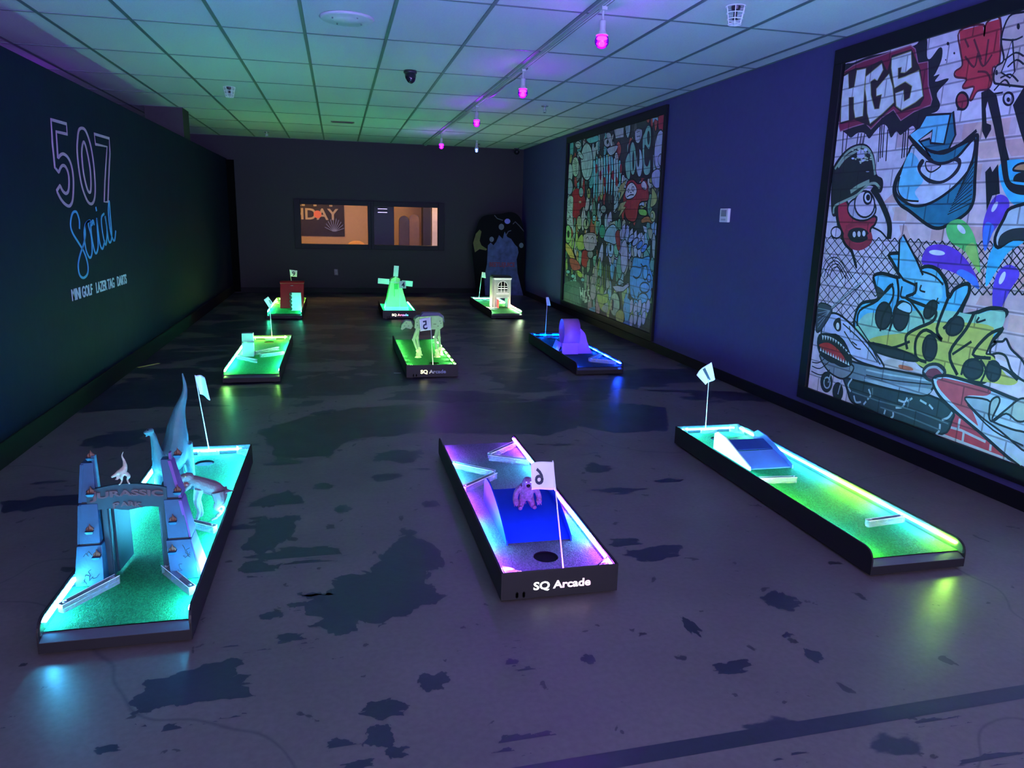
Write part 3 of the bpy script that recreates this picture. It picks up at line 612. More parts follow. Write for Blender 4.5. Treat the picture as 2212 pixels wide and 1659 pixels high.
for s_, w_ in (([(440, 520), (460, 400), (600, 320), (700, 200), (720, 290), (640, 440), (620, 560)], .018), ([(900, 180), (890, 260), (820, 300), (960, 360), (1050, 400), (1030, 480), (900, 540), (820, 600), (830, 700)], .022), ([(750, 140), (760, 300), (690, 560)], .02),
              ([(1150, 300), (1060, 540), (1100, 630), (980, 550), (900, 620), (900, 760), (980, 800)], .022), ([(1310, 260), (1220, 420), (1110, 540)], .02), ([(1350, 420), (1290, 540), (1160, 730), (1220, 900)], .022), ([(1330, 640), (1180, 740)], .016),
              ([(1570, 540), (1460, 590), (1340, 740), (1480, 770)], .02), ([(850, 320), (940, 440), (960, 500)], .016), ([(560, 650), (700, 690), (850, 640)], .018), ([(930, 90), (1040, 130), (1110, 200)], .012), ([(940, 200), (930, 240), (970, 255)], .012), ([(1070, 300), (1060, 330), (1080, 345)], .010), ([(1390, 450), (1370, 490), (1440, 470)], .012),
              ([(1460, 800), (1600, 860), (1690, 940)], .018), ([(1400, 780), (1440, 860), (1400, 960)], .014), ([(1250, 900), (1290, 800), (1440, 760)], .016), ([(590, 240), (640, 270), (720, 190)], .02), ([(790, 210), (780, 290), (830, 300)], .014)): p.stroke(s_, w_)
p.fill([(590, 210), (640, 240), (650, 280), (600, 290)], (.04, .04, .05)); p.fill([(750, 380), (800, 330), (860, 360), (850, 420)], (.35, .65, .85), True, .010)
# hand
p.fill([(1480, 690), (1520, 650), (1500, 640), (1570, 640), (1600, 620), (1640, 700), (1735, 800), (1780, 960), (1650, 880), (1600, 760), (1540, 730), (1480, 740)], (.58, .52, .62), True, .014)
# brick wall piece and red bricks
p.fill([(650, 790), (750, 780), (870, 840), (940, 870), (760, 860), (650, 840)], (.55, .5, .48)); p.fill([(770, 820), (860, 840), (870, 865), (775, 850)], (.5, .13, .06))
p.fill([(1090, 1290), (1180, 1230), (1200, 1180), (1650, 1580), (1400, 1480), (1090, 1360)], (.44, .05, .07), False)
for s_ in ([(1090, 1285), (1250, 1330), (1440, 1420)], [(1090, 1360), (1640, 1570)], [(1240, 1240), (1225, 1320)], [(1270, 1340), (1260, 1420)], [(1480, 1440), (1475, 1490)]): p.stroke(s_, .016, (.6, .66, .72), False)
# tank-like cruiser with a shark's grin
p.fill([(330, 900), (400, 930), (560, 980), (1010, 1060), (1180, 1180), (1180, 1250), (1100, 1360), (800, 1270), (640, 1220), (520, 1160), (400, 1110), (360, 1010)], (.035, .06, .07), True, .014)
p.ell(202, 955, 48, 82, (.02, .025, .03)); p.ell(206, 960, 24, 42, (.02, .025, .03), .012, (.5, .55, .65)); p.ell(290, 1030, 42, 75, (.02, .025, .03)); p.stroke([(240, 870), (215, 960)], .010, (.45, .5, .6)); p.stroke([(320, 940), (290, 1050)], .010, (.45, .5, .6))
p.fill([(350, 790), (500, 820), (1040, 930), (1030, 1000), (960, 1060), (780, 1030), (540, 970), (380, 930), (280, 880)], (.15, .22, .26), True, .016)
p.fill([(500, 930), (780, 980), (1010, 1010), (960, 1055), (780, 1020), (560, 965)], (.30, .42, .48)); p.stroke([(510, 860), (700, 900), (1030, 950)], .012, (.5, .6, .68)); p.stroke([(510, 900), (700, 940), (1020, 975)], .008)
for s_ in ([(400, 930), (370, 980), (390, 1030)], [(530, 1010), (545, 1060), (520, 1090)], [(415, 1060), (430, 1110), (470, 1110)], [(760, 1095), (810, 1110), (830, 1075)], [(740, 1155), (790, 1150), (810, 1120)], [(930, 1095), (980, 1125)], [(1000, 1130), (1030, 1165)], [(720, 1180), (720, 1220), (700, 1235)], [(1100, 1250), (1150, 1230), (1180, 1190)], [(1085, 1280), (1080, 1330), (1055, 1360)], [(660, 1170), (650, 1205)], [(490, 1130), (510, 1105)], [(830, 1105), (870, 1080)]): p.stroke(s_, .014, (.55, .66, .72))
for s_ in ([(400, 1030), (600, 1100), (900, 1180), (1150, 1280)], [(560, 1000), (560, 1060)], [(850, 1080), (830, 1160)], [(620, 1150), (800, 1210), (1090, 1330)]): p.stroke(s_, .010, (.14, .2, .22), False)
p.ell(1040, 880, 95, 78, (.03, .03, .035)); p.ell(1040, 885, 66, 50, (.2, .03, .06)); p.stroke([(965, 880), (1000, 845), (1060, 840), (1110, 885)], .016, (.5, .55, .6))
p.fill([(160, 580), (190, 480), (240, 420), (330, 450), (480, 600), (650, 830), (560, 830), (400, 760), (300, 600), (200, 590)], (.48, .54, .72), True, .016)
p.fill([(140, 350), (240, 370), (230, 440), (150, 560), (120, 540)], (.06, .07, .08), True, .010)
for k in range(5): p.stroke([(230, 400), (135, 380+k*38)], .006, (.3, .34, .4), False)
p.stroke([(240, 380), (340, 290), (470, 180)], .014, (.35, .4, .42)); p.stroke([(250, 385), (350, 300), (480, 190)], .007)
p.fill([(150, 740), (240, 800), (400, 820), (400, 880), (330, 930), (240, 890), (180, 820)], (.20, .25, .27), True, .014)
p.fill([(145, 590), (260, 590), (340, 640), (400, 800), (330, 835), (240, 790), (145, 720)], (.015, .015, .02), True, .012)
p.fill([(145, 665), (220, 650), (300, 710), (350, 790), (280, 775), (180, 705)], (.45, .03, .03))
for k in range(11):
    t = k/10; x_ = 165+t*200; y_ = 588+t*t*130; p.fill([(x_, y_), (x_+20, y_+6+t*8), (x_+8+t*2, y_+44-t*18)], (.72, .75, .85), False, .004)
for k in range(12):
    t = k/11; x_ = 150+t*215; y_ = 700+t*110; p.fill([(x_, y_+12), (x_+18, y_+18), (x_+8, y_-18)], (.72, .75, .85), False, .004)
p.fill([(255, 510), (275, 465), (310, 460), (315, 545), (285, 560)], (.02, .02, .025)); p.ell(290, 520, 13, 28, (.7, .75, .88))
for s_ in ([(330, 500), (480, 640), (600, 800)], [(380, 520), (390, 570)], [(400, 640), (440, 670)], [(420, 470), (520, 620), (530, 640), (620, 820)], [(340, 560), (420, 680), (470, 700)]): p.stroke(s_, .010)
p.stroke([(90, 830), (150, 850), (220, 800)], .008); p.stroke([(85, 870), (160, 900), (230, 860)], .008); p.stroke([(90, 800), (140, 805), (190, 770)], .008)
# surfboard
p.fill([(1030, 960), (1050, 915), (1110, 905), (1180, 912), (1400, 980), (1600, 1060), (1760, 1130), (1900, 1250), (1900, 1700), (1690, 1600), (1400, 1350), (1200, 1180), (1080, 1060)], (.42, .58, .72), True, .020)
p.fill([(1060, 960), (1090, 930), (1150, 930), (1460, 1010), (1450, 1060), (1310, 1060), (1280, 1090), (1330, 1160), (1380, 1310), (1240, 1190), (1120, 1070)], (.46, .07, .09))
p.fill([(1280, 1090), (1340, 1075), (1480, 1110), (1470, 1240), (1640, 1320), (1760, 1360), (1760, 1500), (1560, 1340), (1400, 1220)], (.30, .42, .46), True, .012)
p.fill([(1480, 1110), (1530, 1070), (1550, 1110), (1490, 1250), (1600, 1170), (1700, 1090), (1760, 1100), (1760, 1240), (1690, 1260), (1600, 1200), (1500, 1260), (1470, 1230)], (.34, .46, .42), True, .012)
p.stroke([(1040, 930), (1090, 1030), (1300, 1240), (1600, 1480), (1720, 1600)], .014, (.6, .75, .85)); p.stroke([(1300, 1130), (1500, 1330), (1735, 1450)], .010)
for k, (yy, c_) in enumerate(((2.95, (.1, .4, .6)), (2.3, (.45, .08, .1)), (1.7, (.1, .45, .2)))):    # the print runs on beyond the frame of view
    p.wfill([(yy-.25+.2*math.cos(a*.7)*(1+.3*math.sin(a*3)), 1.3+.6*math.sin(a*.7)) for a in range(9)], c_)
p.b.build('printed_canvas', m_print, rootN, color=True)
o = MB(); o.box(XR-.0118, XR-.001, y0, y1, z0, z1); o.build('backing_board', m_base, rootN)

# ---- far mural
y0, y1, z0, z1 = 8.17, 11.72, .20, 2.69
rootF = frame_panel('graffiti_mural', 8.085, 11.86, .11, 2.785, .10, .09, 'smaller dense graffiti mural farther back with green letters and a red figure')
p = Paint(XR-.012, 0, 0, 1, (y0, y1, z0, z1))
p.wfill([(y0, z0), (y1, z0), (y1, z1), (y0, z1)], (.05, .055, .06))
rnd = random.Random(21)
def zone(y, z):
    t = (y1-y)/(y1-y0); s_ = (z1-z)/(z1-z0)     # t: 0 far edge .. 1 near edge, s: 0 top .. 1 bottom
    if s_ < .28: pal = [(.45, .06, .05), (.42, .52, .5), (.12, .42, .42), (.5, .5, .5), (.2, .2, .2), (.40, .36, .1)] if t < .6 else [(.5, .5, .62), (.25, .5, .4), (.45, .08, .07), (.3, .4, .5), (.12, .12, .12)]
    elif s_ < .5: pal = [(.45, .04, .04), (.35, .5, .55), (.35, .38, .12), (.12, .3, .2), (.1, .1, .1), (.5, .5, .5)]
    elif s_ < .72: pal = [(.35, .52, .15), (.25, .5, .45), (.5, .48, .5), (.45, .1, .06), (.6, .38, .12), (.15, .45, .3)] if t < .45 else [(.4, .42, .6), (.25, .45, .6), (.35, .36, .3), (.15, .4, .3)]
    else: pal = [(.35, .45, .12), (.2, .35, .2), (.45, .5, .3), (.4, .33, .33), (.2, .45, .4), (.06, .1, .07)] if t < .55 else [(.12, .42, .7), (.35, .5, .2), (.45, .45, .55), (.3, .55, .75)]
    return rnd.choice(pal)
for k in range(330):
    yy = rnd.uniform(y0, y1); zz = rnd.uniform(z0, z1); r_ = rnd.uniform(.05, .17); n_ = rnd.randint(5, 8); c_ = zone(yy, zz); ph = rnd.uniform(0, 6)
    P_ = [(yy+r_*rnd.uniform(.35, 1.1)*.8*math.cos(ph+2*PI*i/n_), zz+r_*rnd.uniform(.5, 1.5)*math.sin(ph+2*PI*i/n_)) for i in range(n_)]
    P_ = catmull(P_, 3); p.wfill(P_, c_); p.wstroke(P_+[P_[0]], .014, K)
    if k % 3 == 0:
        for j in range(rnd.randint(1, 3)):
            dy = rnd.uniform(-.5, .5)*r_; p.wstroke([(yy+dy, zz+.4*r_), (yy+dy*.6, zz), (yy+dy*1.3, zz-.5*r_)], .010, K)
GR = (.03, .035, .035)
p.set(1200, 220, 8.508)
# crowded drip lettering, centre
for k in range(11):
    x_ = 700+k*47; c_ = rnd.choice([(.12, .5, .5), (.2, .6, .65), (.35, .55, .6)]); t_ = 1010+abs(k-5)*20
    p.fill([(x_, t_), (x_+34, t_-20), (x_+40, t_+240), (x_+24, t_+620), (x_+2, t_+640), (x_+8, t_+260)], c_, True, .010)
for k in range(7): p.ell(760+k*75, 1230+(k % 3)*120, 22, 90, (.33, .03, .05))
p.ell(585, 1100, 112, 350, (.42, .56, .54), .022); p.stroke([(560, 1420), (600, 1200), (610, 1060)], .012, (.16, .22, .22)); p.stroke([(640, 1340), (650, 1180), (640, 1080)], .012, (.16, .22, .22))
p.ell(375, 1195, 66, 185, (.45, .55, .42), .016)
for k in range(7): p.stroke([(340+k*6, 1060+k*40), (370+k*5, 1075+k*42), (400, 1120+k*38)], .007)
p.ell(425, 790, 52, 72, (.5, .58, .5), .014); p.stroke([(385, 770), (430, 760), (460, 790)], .010); p.ell(275, 1300, 50, 170, (.42, .54, .54), .014); p.ell(265, 1560, 60, 150, (.3, .4, .5), .014)
p.fill([(580, 690), (700, 640), (790, 620), (790, 720), (650, 770)], (.13, .5, .48), True, .012); p.fill([(440, 900), (520, 1000), (500, 1060), (430, 980)], (.42, .56, .54), True, .012)
p.fill([(1090, 500), (1260, 480), (1260, 640), (1120, 665)], (.42, .42, .5), False, .008, (.6, .6, .66)); p.ell(960, 750, 60, 85, (.42, .45, .52), .014); p.ell(965, 740, 18, 40, GR)
p.fill([(940, 600), (1020, 580), (1060, 790), (1030, 820)], (.4, .44, .5), True, .010); p.fill([(960, 860), (1150, 800), (1100, 940), (1010, 985)], (.38, .42, .5), True, .012)
# tall rounded letters
p.fill([(1300, 1130), (1390, 720), (1500, 700), (1620, 560), (1730, 420), (1790, 560), (1790, 1340), (1600, 1400), (1290, 1400)], (.018, .022, .026))
GL = (.20, .48, .38); BL_ = (.34, .50, .56)
for cx_, cy_2, rx_, ry_, c_ in ((1430, 1040, 60, 310, GL), (1550, 1120, 60, 265, BL_)): p.ell(cx_, cy_2, rx_, ry_, c_, .014)
p.ell(1440, 1080, 20, 180, GR); p.ell(1530, 1000, 26, 200, GR)
p.fill([(1700, 440), (1760, 470), (1760, 760), (1720, 880), (1650, 800), (1650, 1100), (1700, 1180), (1750, 1050), (1745, 1300), (1660, 1350), (1620, 1200), (1610, 700), (1650, 560)], GL, True, .014); p.ell(1720, 660, 26, 130, GR)
p.fill([(1290, 1110), (1370, 940), (1380, 1380), (1320, 1390)], GL, True, .014)
p.fill([(1480, 520), (1590, 500), (1600, 620), (1540, 760), (1480, 720)], (.42, .45, .55), True, .012); p.stroke([(1500, 560), (1560, 540)], .008); p.stroke([(1505, 640), (1565, 630)], .008)
p.fill([(1790, 300), (1890, 280), (1900, 360), (1840, 320), (1800, 400)], (.3, .5, .6), False, .008); p.fill([(1910, 265), (2030, 240), (2010, 520), (1910, 500)], (.42, .03, .05), True, .010)
p.ell(1920, 880, 92, 370, (.44, .46, .66), .018, rot=.08); p.ell(1945, 1070, 50, 110, (.46, .46, .62), .012); p.fill([(1790, 1300), (1920, 1240), (1950, 1500), (1880, 1600), (1790, 1500)], (.36, .36, .62), True, .014)
# red hooded figure and its small twin
p.fill([(1290, 1640), (1330, 1470), (1430, 1420), (1520, 1500), (1600, 1480), (1640, 1430), (1700, 1500), (1720, 1800), (1560, 1860), (1500, 2150), (1420, 2210), (1300, 2120), (1250, 1800)], (.38, .025, .04), True, .018)
p.fill([(1350, 1520), (1420, 1480), (1490, 1560), (1500, 1660), (1440, 1760), (1330, 1790), (1290, 1720), (1310, 1600)], (.60, .56, .66), True, .014)
p.ell(1435, 1600, 20, 42, (.5, .5, .6), .010); p.ell(1350, 1630, 14, 30, (.5, .5, .6), .010); p.stroke([(1320, 1750), (1390, 1710), (1450, 1710)], .014); p.ell(1395, 1665, 14, 10, GR)
p.fill([(1590, 1500), (1640, 1450), (1690, 1540), (1670, 1620), (1600, 1580)], (.60, .56, .66), True, .010); p.stroke([(1610, 1580), (1660, 1590)], .008)
for a_ in (0, 1): p.fill([(1200+a_*0, 1530+a_*330), (1320, 1420+a_*400), (1260, 1600+a_*330), (1310, 1600+a_*330), (1160, 1870+a_*280), (1220, 1660+a_*330), (1150, 1670+a_*330)], (.34, .33, .14), False, .010)
p.set(1200, 400, 8.508)
p.fill([(330, 120), (420, 60), (540, 200), (560, 380), (480, 420), (400, 600), (320, 560), (340, 380), (300, 300)], (.36, .02, .035)); p.ell(460, 310, 22, 18, (.5, .5, .4))
for k in range(5): p.stroke([(360+k*40, 380), (350+k*44, 560+30*(k % 2))], .014, (.36, .02, .035))
p.fill([(225, 260), (330, 220), (320, 520), (350, 900), (300, 780), (220, 700)], (.42, .52, .52), True, .010)
for k in range(40): p.ell(rnd.uniform(225, 310), rnd.uniform(270, 700), rnd.uniform(4, 12), rnd.uniform(3, 9), GR)
for x_, y_, rx_, ry_, c_ in ((480, 130, 40, 90, (.25, .42, .38)), (620, 150, 30, 100, (.34, .36, .12)), (445, 690, 45, 130, (.38, .46, .25)), (570, 720, 50, 100, (.38, .46, .25)), (240, 900, 60, 170, (.28, .55, .2)), (890, 440, 50, 75, (.25, .35, .33)), (720, 610, 30, 60, (.2, .5, .6)), (870, 850, 58, 130, (.05, .36, .2)),
        (1025, 1160, 56, 170, (.28, .45, .6)), (1130, 1160, 50, 170, (.2, .48, .32)), (650, 1270, 52, 80, (.22, .26, .26)), (650, 1100, 50, 55, (.5, .52, .55))): p.ell(x_, y_, rx_, ry_, c_, .016)
for x_, y_, rx_, ry_ in ((580, 690, 16, 60), (245, 900, 22, 70), (620, 130, 10, 40), (1020, 1150, 16, 70), (650, 1090, 12, 18)): p.ell(x_, y_, rx_, ry_, GR)
p.fill([(400, 1050), (500, 900), (540, 1150), (440, 1200)], (.35, .5, .1), True, .012); p.fill([(190, 1060), (300, 1160), (380, 1400), (330, 1400), (200, 1200)], (.6, .42, .1), True, .012)
p.fill([(500, 1230), (580, 1200), (590, 1450), (560, 1520), (490, 1450)], (.42, .03, .03), True, .012); p.fill([(270, 1350), (400, 1380), (470, 1530), (320, 1560)], (.42, .07, .05), True, .012)
p.fill([(530, 910), (740, 890), (750, 1060), (700, 1200), (560, 1180)], (.42, .38, .42), True, .012)
for x_ in (600, 690): p.stroke([(x_-30, 990), (x_, 950), (x_+20, 1000)], .012)
p.fill([(960, 800), (1080, 720), (1150, 860), (1120, 1080), (1000, 1060), (900, 1000)], (.28, .45, .58), True, .014)
for k in range(6):      # slanted violet capitals
    x_ = 1240+k*70; y_ = 760+k*40
    p.fill([(x_, y_), (x_+50, y_-60), (x_+60, y_+90), (x_+10, y_+250), (x_-25, y_+230)], (.40, .42, .64), False, .012)
for k in range(4):
    x_ = 1400+k*80; y_ = 980+k*60; p.ell(x_, y_, 42, 90, (.10, .22, .66) if k > 1 else (.32, .36, .62), .014, rot=.5)
p.fill([(1240, 1050), (1310, 1020), (1340, 1380), (1280, 1600), (1220, 1560), (1210, 1200)], (.44, .42, .62), True, .014)
p.fill([(1110, 900), (1180, 840), (1200, 1150), (1150, 1180)], (.36, .04, .05), True, .010)
p.fill([(1600, 620), (1720, 570), (1800, 700), (1700, 680), (1600, 700)], (.4, .12, .05), True, .012); p.fill([(1790, 40), (1880, 200), (1850, 350), (1760, 400), (1780, 200)], (.38, .40, .14), True, .014); p.ell(1800, 570, 50, 110, (.4, .38, .2), .014); p.ell(1790, 560, 20, 50, (.4, .44, .35), .010)
p.fill([(1550, 440), (1680, 460), (1680, 560), (1560, 540)], (.2, .5, .1), True, .010); p.fill([(1620, 740), (1690, 770), (1690, 880), (1640, 860)], (.5, .5, .62), False, .010); p.fill([(1710, 800), (1790, 820), (1780, 980), (1730, 960)], (.36, .38, .26), True, .010)
p.ell(1820, 1120, 36, 240, (.4, .42, .5), .016)
p.fill([(1450, 1330), (1600, 1340), (1740, 1310), (1740, 1480), (1800, 1700), (1800, 1900), (1400, 1900), (1420, 1600)], (.08, .36, .66), True, .012)
p.set(1200, 560, 8.508)
p.fill([(1400, 160), (1560, 150), (1600, 140), (1700, 130), (1760, 400), (1740, 760), (1440, 720), (1380, 540)], (.10, .38, .66), True, .010)
for x_, y_, rx_, ry_ in ((1660, 250, 45, 130), (1730, 350, 36, 70), (1650, 520, 88, 95), (1620, 720, 88, 100)): p.ell(x_, y_, rx_, ry_, (.12, .42, .72), .020, (.02, .06, .08))
p.stroke([(1440, 310), (1500, 350), (1570, 290), (1610, 140)], .020); p.stroke([(1580, 80), (1620, 130), (1670, 120)], .020); p.stroke([(1430, 540), (1490, 750), (1550, 600)], .016)
for k in range(9):
    x_ = 1400+(k % 5)*78; y_ = 860+(k//5)*220+(k % 2)*60; p.ell(x_, y_, 36, 130, (.42, .44, .64), .012, (.03, .06, .12), rot=.1)
p.fill([(1270, 730), (1380, 760), (1360, 1100), (1280, 1180), (1300, 950)], (.10, .40, .68)); p.fill([(1240, 1180), (1360, 1120), (1370, 1240), (1300, 1250)], (.06, .2, .55))
p.ell(1100, 830, 90, 215, (.34, .48, .36), .014, (.06, .14, .08)); p.fill([(1120, 1000), (1220, 920), (1280, 1060), (1220, 1220), (1140, 1180)], (.36, .42, .12), True, .012, (.08, .14, .06))
p.fill([(1060, 500), (1140, 480), (1250, 500), (1350, 430), (1365, 490), (1260, 590), (1130, 610)], (.42, .42, .6), False, .012); p.fill([(1160, 420), (1200, 370), (1270, 430), (1180, 480)], (.3, .46, .56), True, .012)
p.fill([(780, 640), (880, 650), (980, 640), (960, 800), (890, 820), (970, 900), (950, 980), (850, 930), (790, 780)], (.38, .50, .12), True, .012, (.08, .16, .08)); p.fill([(860, 900), (970, 800), (960, 980)], (.36, .46, .40))
for k in range(9): p.stroke([(740+k*34, 100+20*(k % 3)), (760+k*30, 330), (745+k*34, 600-30*(k % 2))], .016, (.36, .52, .10) if k % 3 else (.4, .58, .5))
p.ell(700, 600, 52, 150, (.42, .36, .42), .010, (.1, .14, .1)); p.fill([(640, 900), (730, 880), (720, 970), (640, 940)], (.1, .36, .55)); p.fill([(410, 200), (500, 260), (480, 340), (420, 300)], (.38, .55, .06), True, .010)
for x_, y_ in ((240, 230), (330, 310), (510, 380), (300, 420)): p.ell(x_, y_, 34, 38, (.18, .5, .5), .012)
p.fill([(160, 450), (450, 440), (480, 860), (330, 860), (150, 780)], (.07, .14, .09))
for k in range(12): p.stroke([(175+k*24, 480+(k % 3)*20), (190+k*22, 620), (200+k*22, 800+(k % 2)*20)], .010, (.42, .55, .42)); 
p.fill([(150, 480), (300, 520), (200, 600)], (.07, .14, .09))
HG = (.50, .62, .52)
p.fill([(450, 510), (470, 515), (478, 600), (500, 605), (500, 520), (520, 525), (530, 760), (510, 770), (500, 660), (480, 660), (485, 740), (465, 700)], HG, False, .006)
p.fill([(535, 560), (580, 555), (582, 590), (555, 600), (560, 740), (572, 740), (568, 680), (590, 680), (600, 790), (545, 810), (530, 700)], HG, False, .006)
p.fill([(590, 560), (635, 540), (636, 580), (612, 590), (615, 640), (640, 660), (650, 770), (615, 795), (610, 750), (630, 740), (622, 690), (598, 670)], HG, False, .006)
p.b.build('printed_canvas', m_print, rootF, color=True)
o = MB(); o.box(XR-.0118, XR-.001, y0, y1, z0, z1); o.build('backing_board', m_base, rootF)
outlet('wall_outlet', (XR-.026, 9.47, .388), 'X', 'black outlet set into the lower part of the far graffiti mural', sz=(.085, .14))

# ================================================================ painted sign on the left partition
m_pink = mat('sign_paint_pink', (.55, .28, .46), .6); m_blue = mat('sign_paint_blue', (.08, .34, .72), .6); m_pale = mat('sign_paint_pale', (.50, .56, .70), .6)
def SP(px, py): q = onX(60+px/3.608, 220+py/3.608, XP); return q
def wall_strokes(lst, wd, closed, sm):
    q = MB()
    for pts in lst:
        P_ = catmull(pts, 5, closed) if sm else (pts)
        W_ = [SP(*a) for a in P_]; W_ = [V(XP+.003, a.y, a.z) for a in W_]
        if closed: W_ = W_+[W_[0]]
        n = len(W_); Lf = []; Rt = []
        for i, a in enumerate(W_):
            u, v_ = W_[max(i-1, 0)], W_[min(i+1, n-1)]
            if closed and i in (0, n-1): u, v_ = W_[-2], W_[1]
            d = (v_-u).normalized(); nn = V(0, -d.z, d.y)*wd/2; Lf.append(a+nn); Rt.append(a-nn)
        q.add(Lf+Rt, [(i, i+1, n+i+1, n+i) for i in range(n-1)])
    return q
t = thing('wall_sign', (XP, 6.8, .8), 'painted 507 Social sign in pink and blue outline on the dark left partition', 'sign')
digits = [([(178, 138), (298, 172), (304, 252), (218, 232), (232, 440)]+catmull([(232, 440), (250, 415), (275, 406), (308, 432), (335, 490), (350, 570), (353, 660), (347, 760), (332, 802), (312, 812), (280, 790), (250, 750), (222, 692)], 4, False)[1:]+[(248, 652)]+catmull([(248, 652), (270, 695), (295, 714), (314, 690), (319, 620), (312, 555), (292, 508), (270, 495), (252, 512), (238, 548)], 4, False)[1:]+[(208, 512), (190, 330)],),
          ([(385, 290), (395, 220), (422, 205), (450, 230), (485, 330), (510, 480), (522, 640), (518, 750), (495, 795), (460, 770), (420, 660), (395, 520), (382, 380)], [(418, 380), (432, 312), (455, 370), (480, 500), (490, 620), (485, 700), (465, 690), (440, 600), (425, 500)]),
          ([(515, 250), (632, 285), (638, 400), (628, 600), (622, 780), (593, 780), (598, 620), (615, 350), (525, 330)],)]
for i, d in enumerate(digits): wall_strokes(d, .022, True, i == 1).build('digit', m_pink, t, solid=.004)
wall_strokes([[(400, 990), (398, 920), (375, 858), (345, 870), (330, 950), (345, 1020), (400, 1110), (440, 1180), (465, 1270), (462, 1340), (430, 1372), (400, 1345), (390, 1270), (405, 1190), (435, 1100), (445, 1030), (445, 960), (475, 925)],
    [(480, 925), (450, 950), (437, 1020), (450, 1150), (480, 1215), (498, 1170), (492, 1050), (470, 960), (480, 925), (495, 960), (505, 930)],
    [(515, 960), (505, 925), (488, 960), (500, 1080), (525, 1180), (545, 1130), (540, 1000), (535, 905)], [(535, 905), (545, 1000), (560, 1110), (580, 1145), (598, 1080)],
    [(592, 872), (572, 900), (575, 980), (592, 1080), (608, 1110), (615, 1000), (600, 890), (612, 960), (625, 1070), (640, 1095), (652, 1040), (640, 880), (632, 775), (625, 850), (640, 1000), (660, 1070), (675, 1075), (683, 1005)], [(527, 820), (533, 850)]], .018, False, True).build('script_word', m_blue, t, solid=.004)
vs, fs = text2d('MINI GOLF   LAZER TAG   DARTS', 1., .015); a, c, d, e = bounds(vs)
ya, yb = SP(345, 1555).y, SP(770, 1415).y; za, zb_ = (SP(350, 1555).z+SP(765, 1415).z)/2, (SP(350, 1460).z+SP(762, 1340).z)/2
for word in ('MINI GOLF', 'LAZER TAG', 'DARTS'):
    pre = 'MINI GOLF   LAZER TAG   DARTS'.split(word)[0]; k0 = len(pre.replace(' ', '')); n_ = len(word.replace(' ', ''))
    w2, f2 = text2d(word, 1., .015); b2 = bounds(w2)
    # place each word where it falls in the whole line
    full0 = bounds(text2d(pre+word, 1., .015, False)[0])[1] if pre else b2[1]-b2[0]
    tot = bounds(text2d('MINI GOLF   LAZER TAG   DARTS', 1., .015, False)[0])[1]
    x1_ = full0/tot; x0_ = (full0-(b2[1]-b2[0]))/tot
    q = MB(); q.add([(XP+.003, ya+(x0_+(v[0]-b2[0])/(b2[1]-b2[0])*(x1_-x0_))*(yb-ya), za+(v[1]-b2[2])/(b2[3]-b2[2])*(zb_-za)) for v in w2], f2); q.build('tagline_word', m_pale, t, solid=.003)
# ================================================================ CEILING FIXTURES
m_fix = mat('fixture_white', (.50, .50, .54), .5)
t = thing('track_light_rail', (1.675, 8, HC), 'long white lighting track running along the ceiling with globe lamps clipped to it', 'track light')
q = MB(); q.box(1.655, 1.695, YF, YB-.02, HC-.022, HC-.004); q.build('rail', m_fix, t)
q = MB(); q.box(1.662, 1.666, YF, YB-.02, HC-.0235, HC-.0215); q.box(1.684, 1.688, YF, YB-.02, HC-.0235, HC-.0215); q.build('slot', m_darkplastic, t)
m_cable = mat('cable_black', (.02, .02, .022), .4)
q = MB(); q.tube([(1.70, 6.9, HC-.02), (1.703, 7.4, HC-.028), (1.70, 7.8, HC-.018), (1.705, 8.3, HC-.03), (1.70, 8.7, HC-.018)], .007, 6); q.build('cable', m_cable, t)
m_globe = acrylic('purple_globe_glass', (.85, .62, 1), .30, 1.49, (.10, .0, .9))
m_core = emis('purple_lamp_glow', (.40, .0009, 1.0), BULB)
m_core2 = emis('white_lamp_glow', (.25, .65, 1.0), 9)
def globe(x, y, label, r=.046, core=m_core, z=None, grp='purple globe lamps on the track', drop=.20):
    z = HC-.022 if z is None else z
    t = thing('globe_lamp', (x, y, z), label, 'lamp', grp)
    q = MB(); q.box(x-.018, x+.018, y-.03, y+.03, z-.02, z); q.tube([(x, y, z-.02), (x, y, z-.075)], .008, 8); q.build('track_adapter', m_fix, t)
    zc = z-drop; q = MB(); q.lathe([(.014, .125), (.022, .12), (.022, .06), (.027, .055), (.027, .035), (.02, .03)], (x, y, zc), 16); q.build('lamp_socket', m_fix, t, smooth=False)
    q = MB(); q.lathe([(.038, .034), (.038, .038), (.02, .045), (.0, .045)], (x, y, zc), 18); q.build('uplight_shield', m_fix, t)  # added disc that keeps lamp light off the ceiling
    q = MB(); q.ball((x, y, zc), r, 20, 12); q.build('glass_globe', m_globe, t, smooth=True)
    q = MB(); q.ball((x, y, zc+r*.35), (r*.72, r*.72, r*.24), 16, 8); q.ball((x, y, zc-r*.30), (r*.42, r*.42, r*.36), 14, 8); q.build('glowing_core', core, t, smooth=True)
for y, lb in ((4.83, 'purple globe lamp nearest the camera on the ceiling track'), (6.95, 'purple globe lamp second from the camera on the ceiling track'), (9.3, 'purple globe lamp third from the camera on the ceiling track'), (12.5, 'purple globe lamp farthest along the ceiling track')):
    globe(1.675, y, lb)
globe(2.455, 13.6, 'small blue-white spot lamp hanging near the back wall, right of the track', .036, m_core2, HC, 'blue spot lamp', .17)
for y in (2.5, .2, -2.0): globe(1.675, y, 'unseen purple globe lamp added along the track behind the camera')  # unseen lamps added at the track's spacing to light the near end
for k, y in enumerate((8.4, 4.2, .5)): globe(-3.2, y, 'purple globe lamp on the far side of the left partition', z=HC, drop=.16, grp='purple globe lamps beyond the partition')
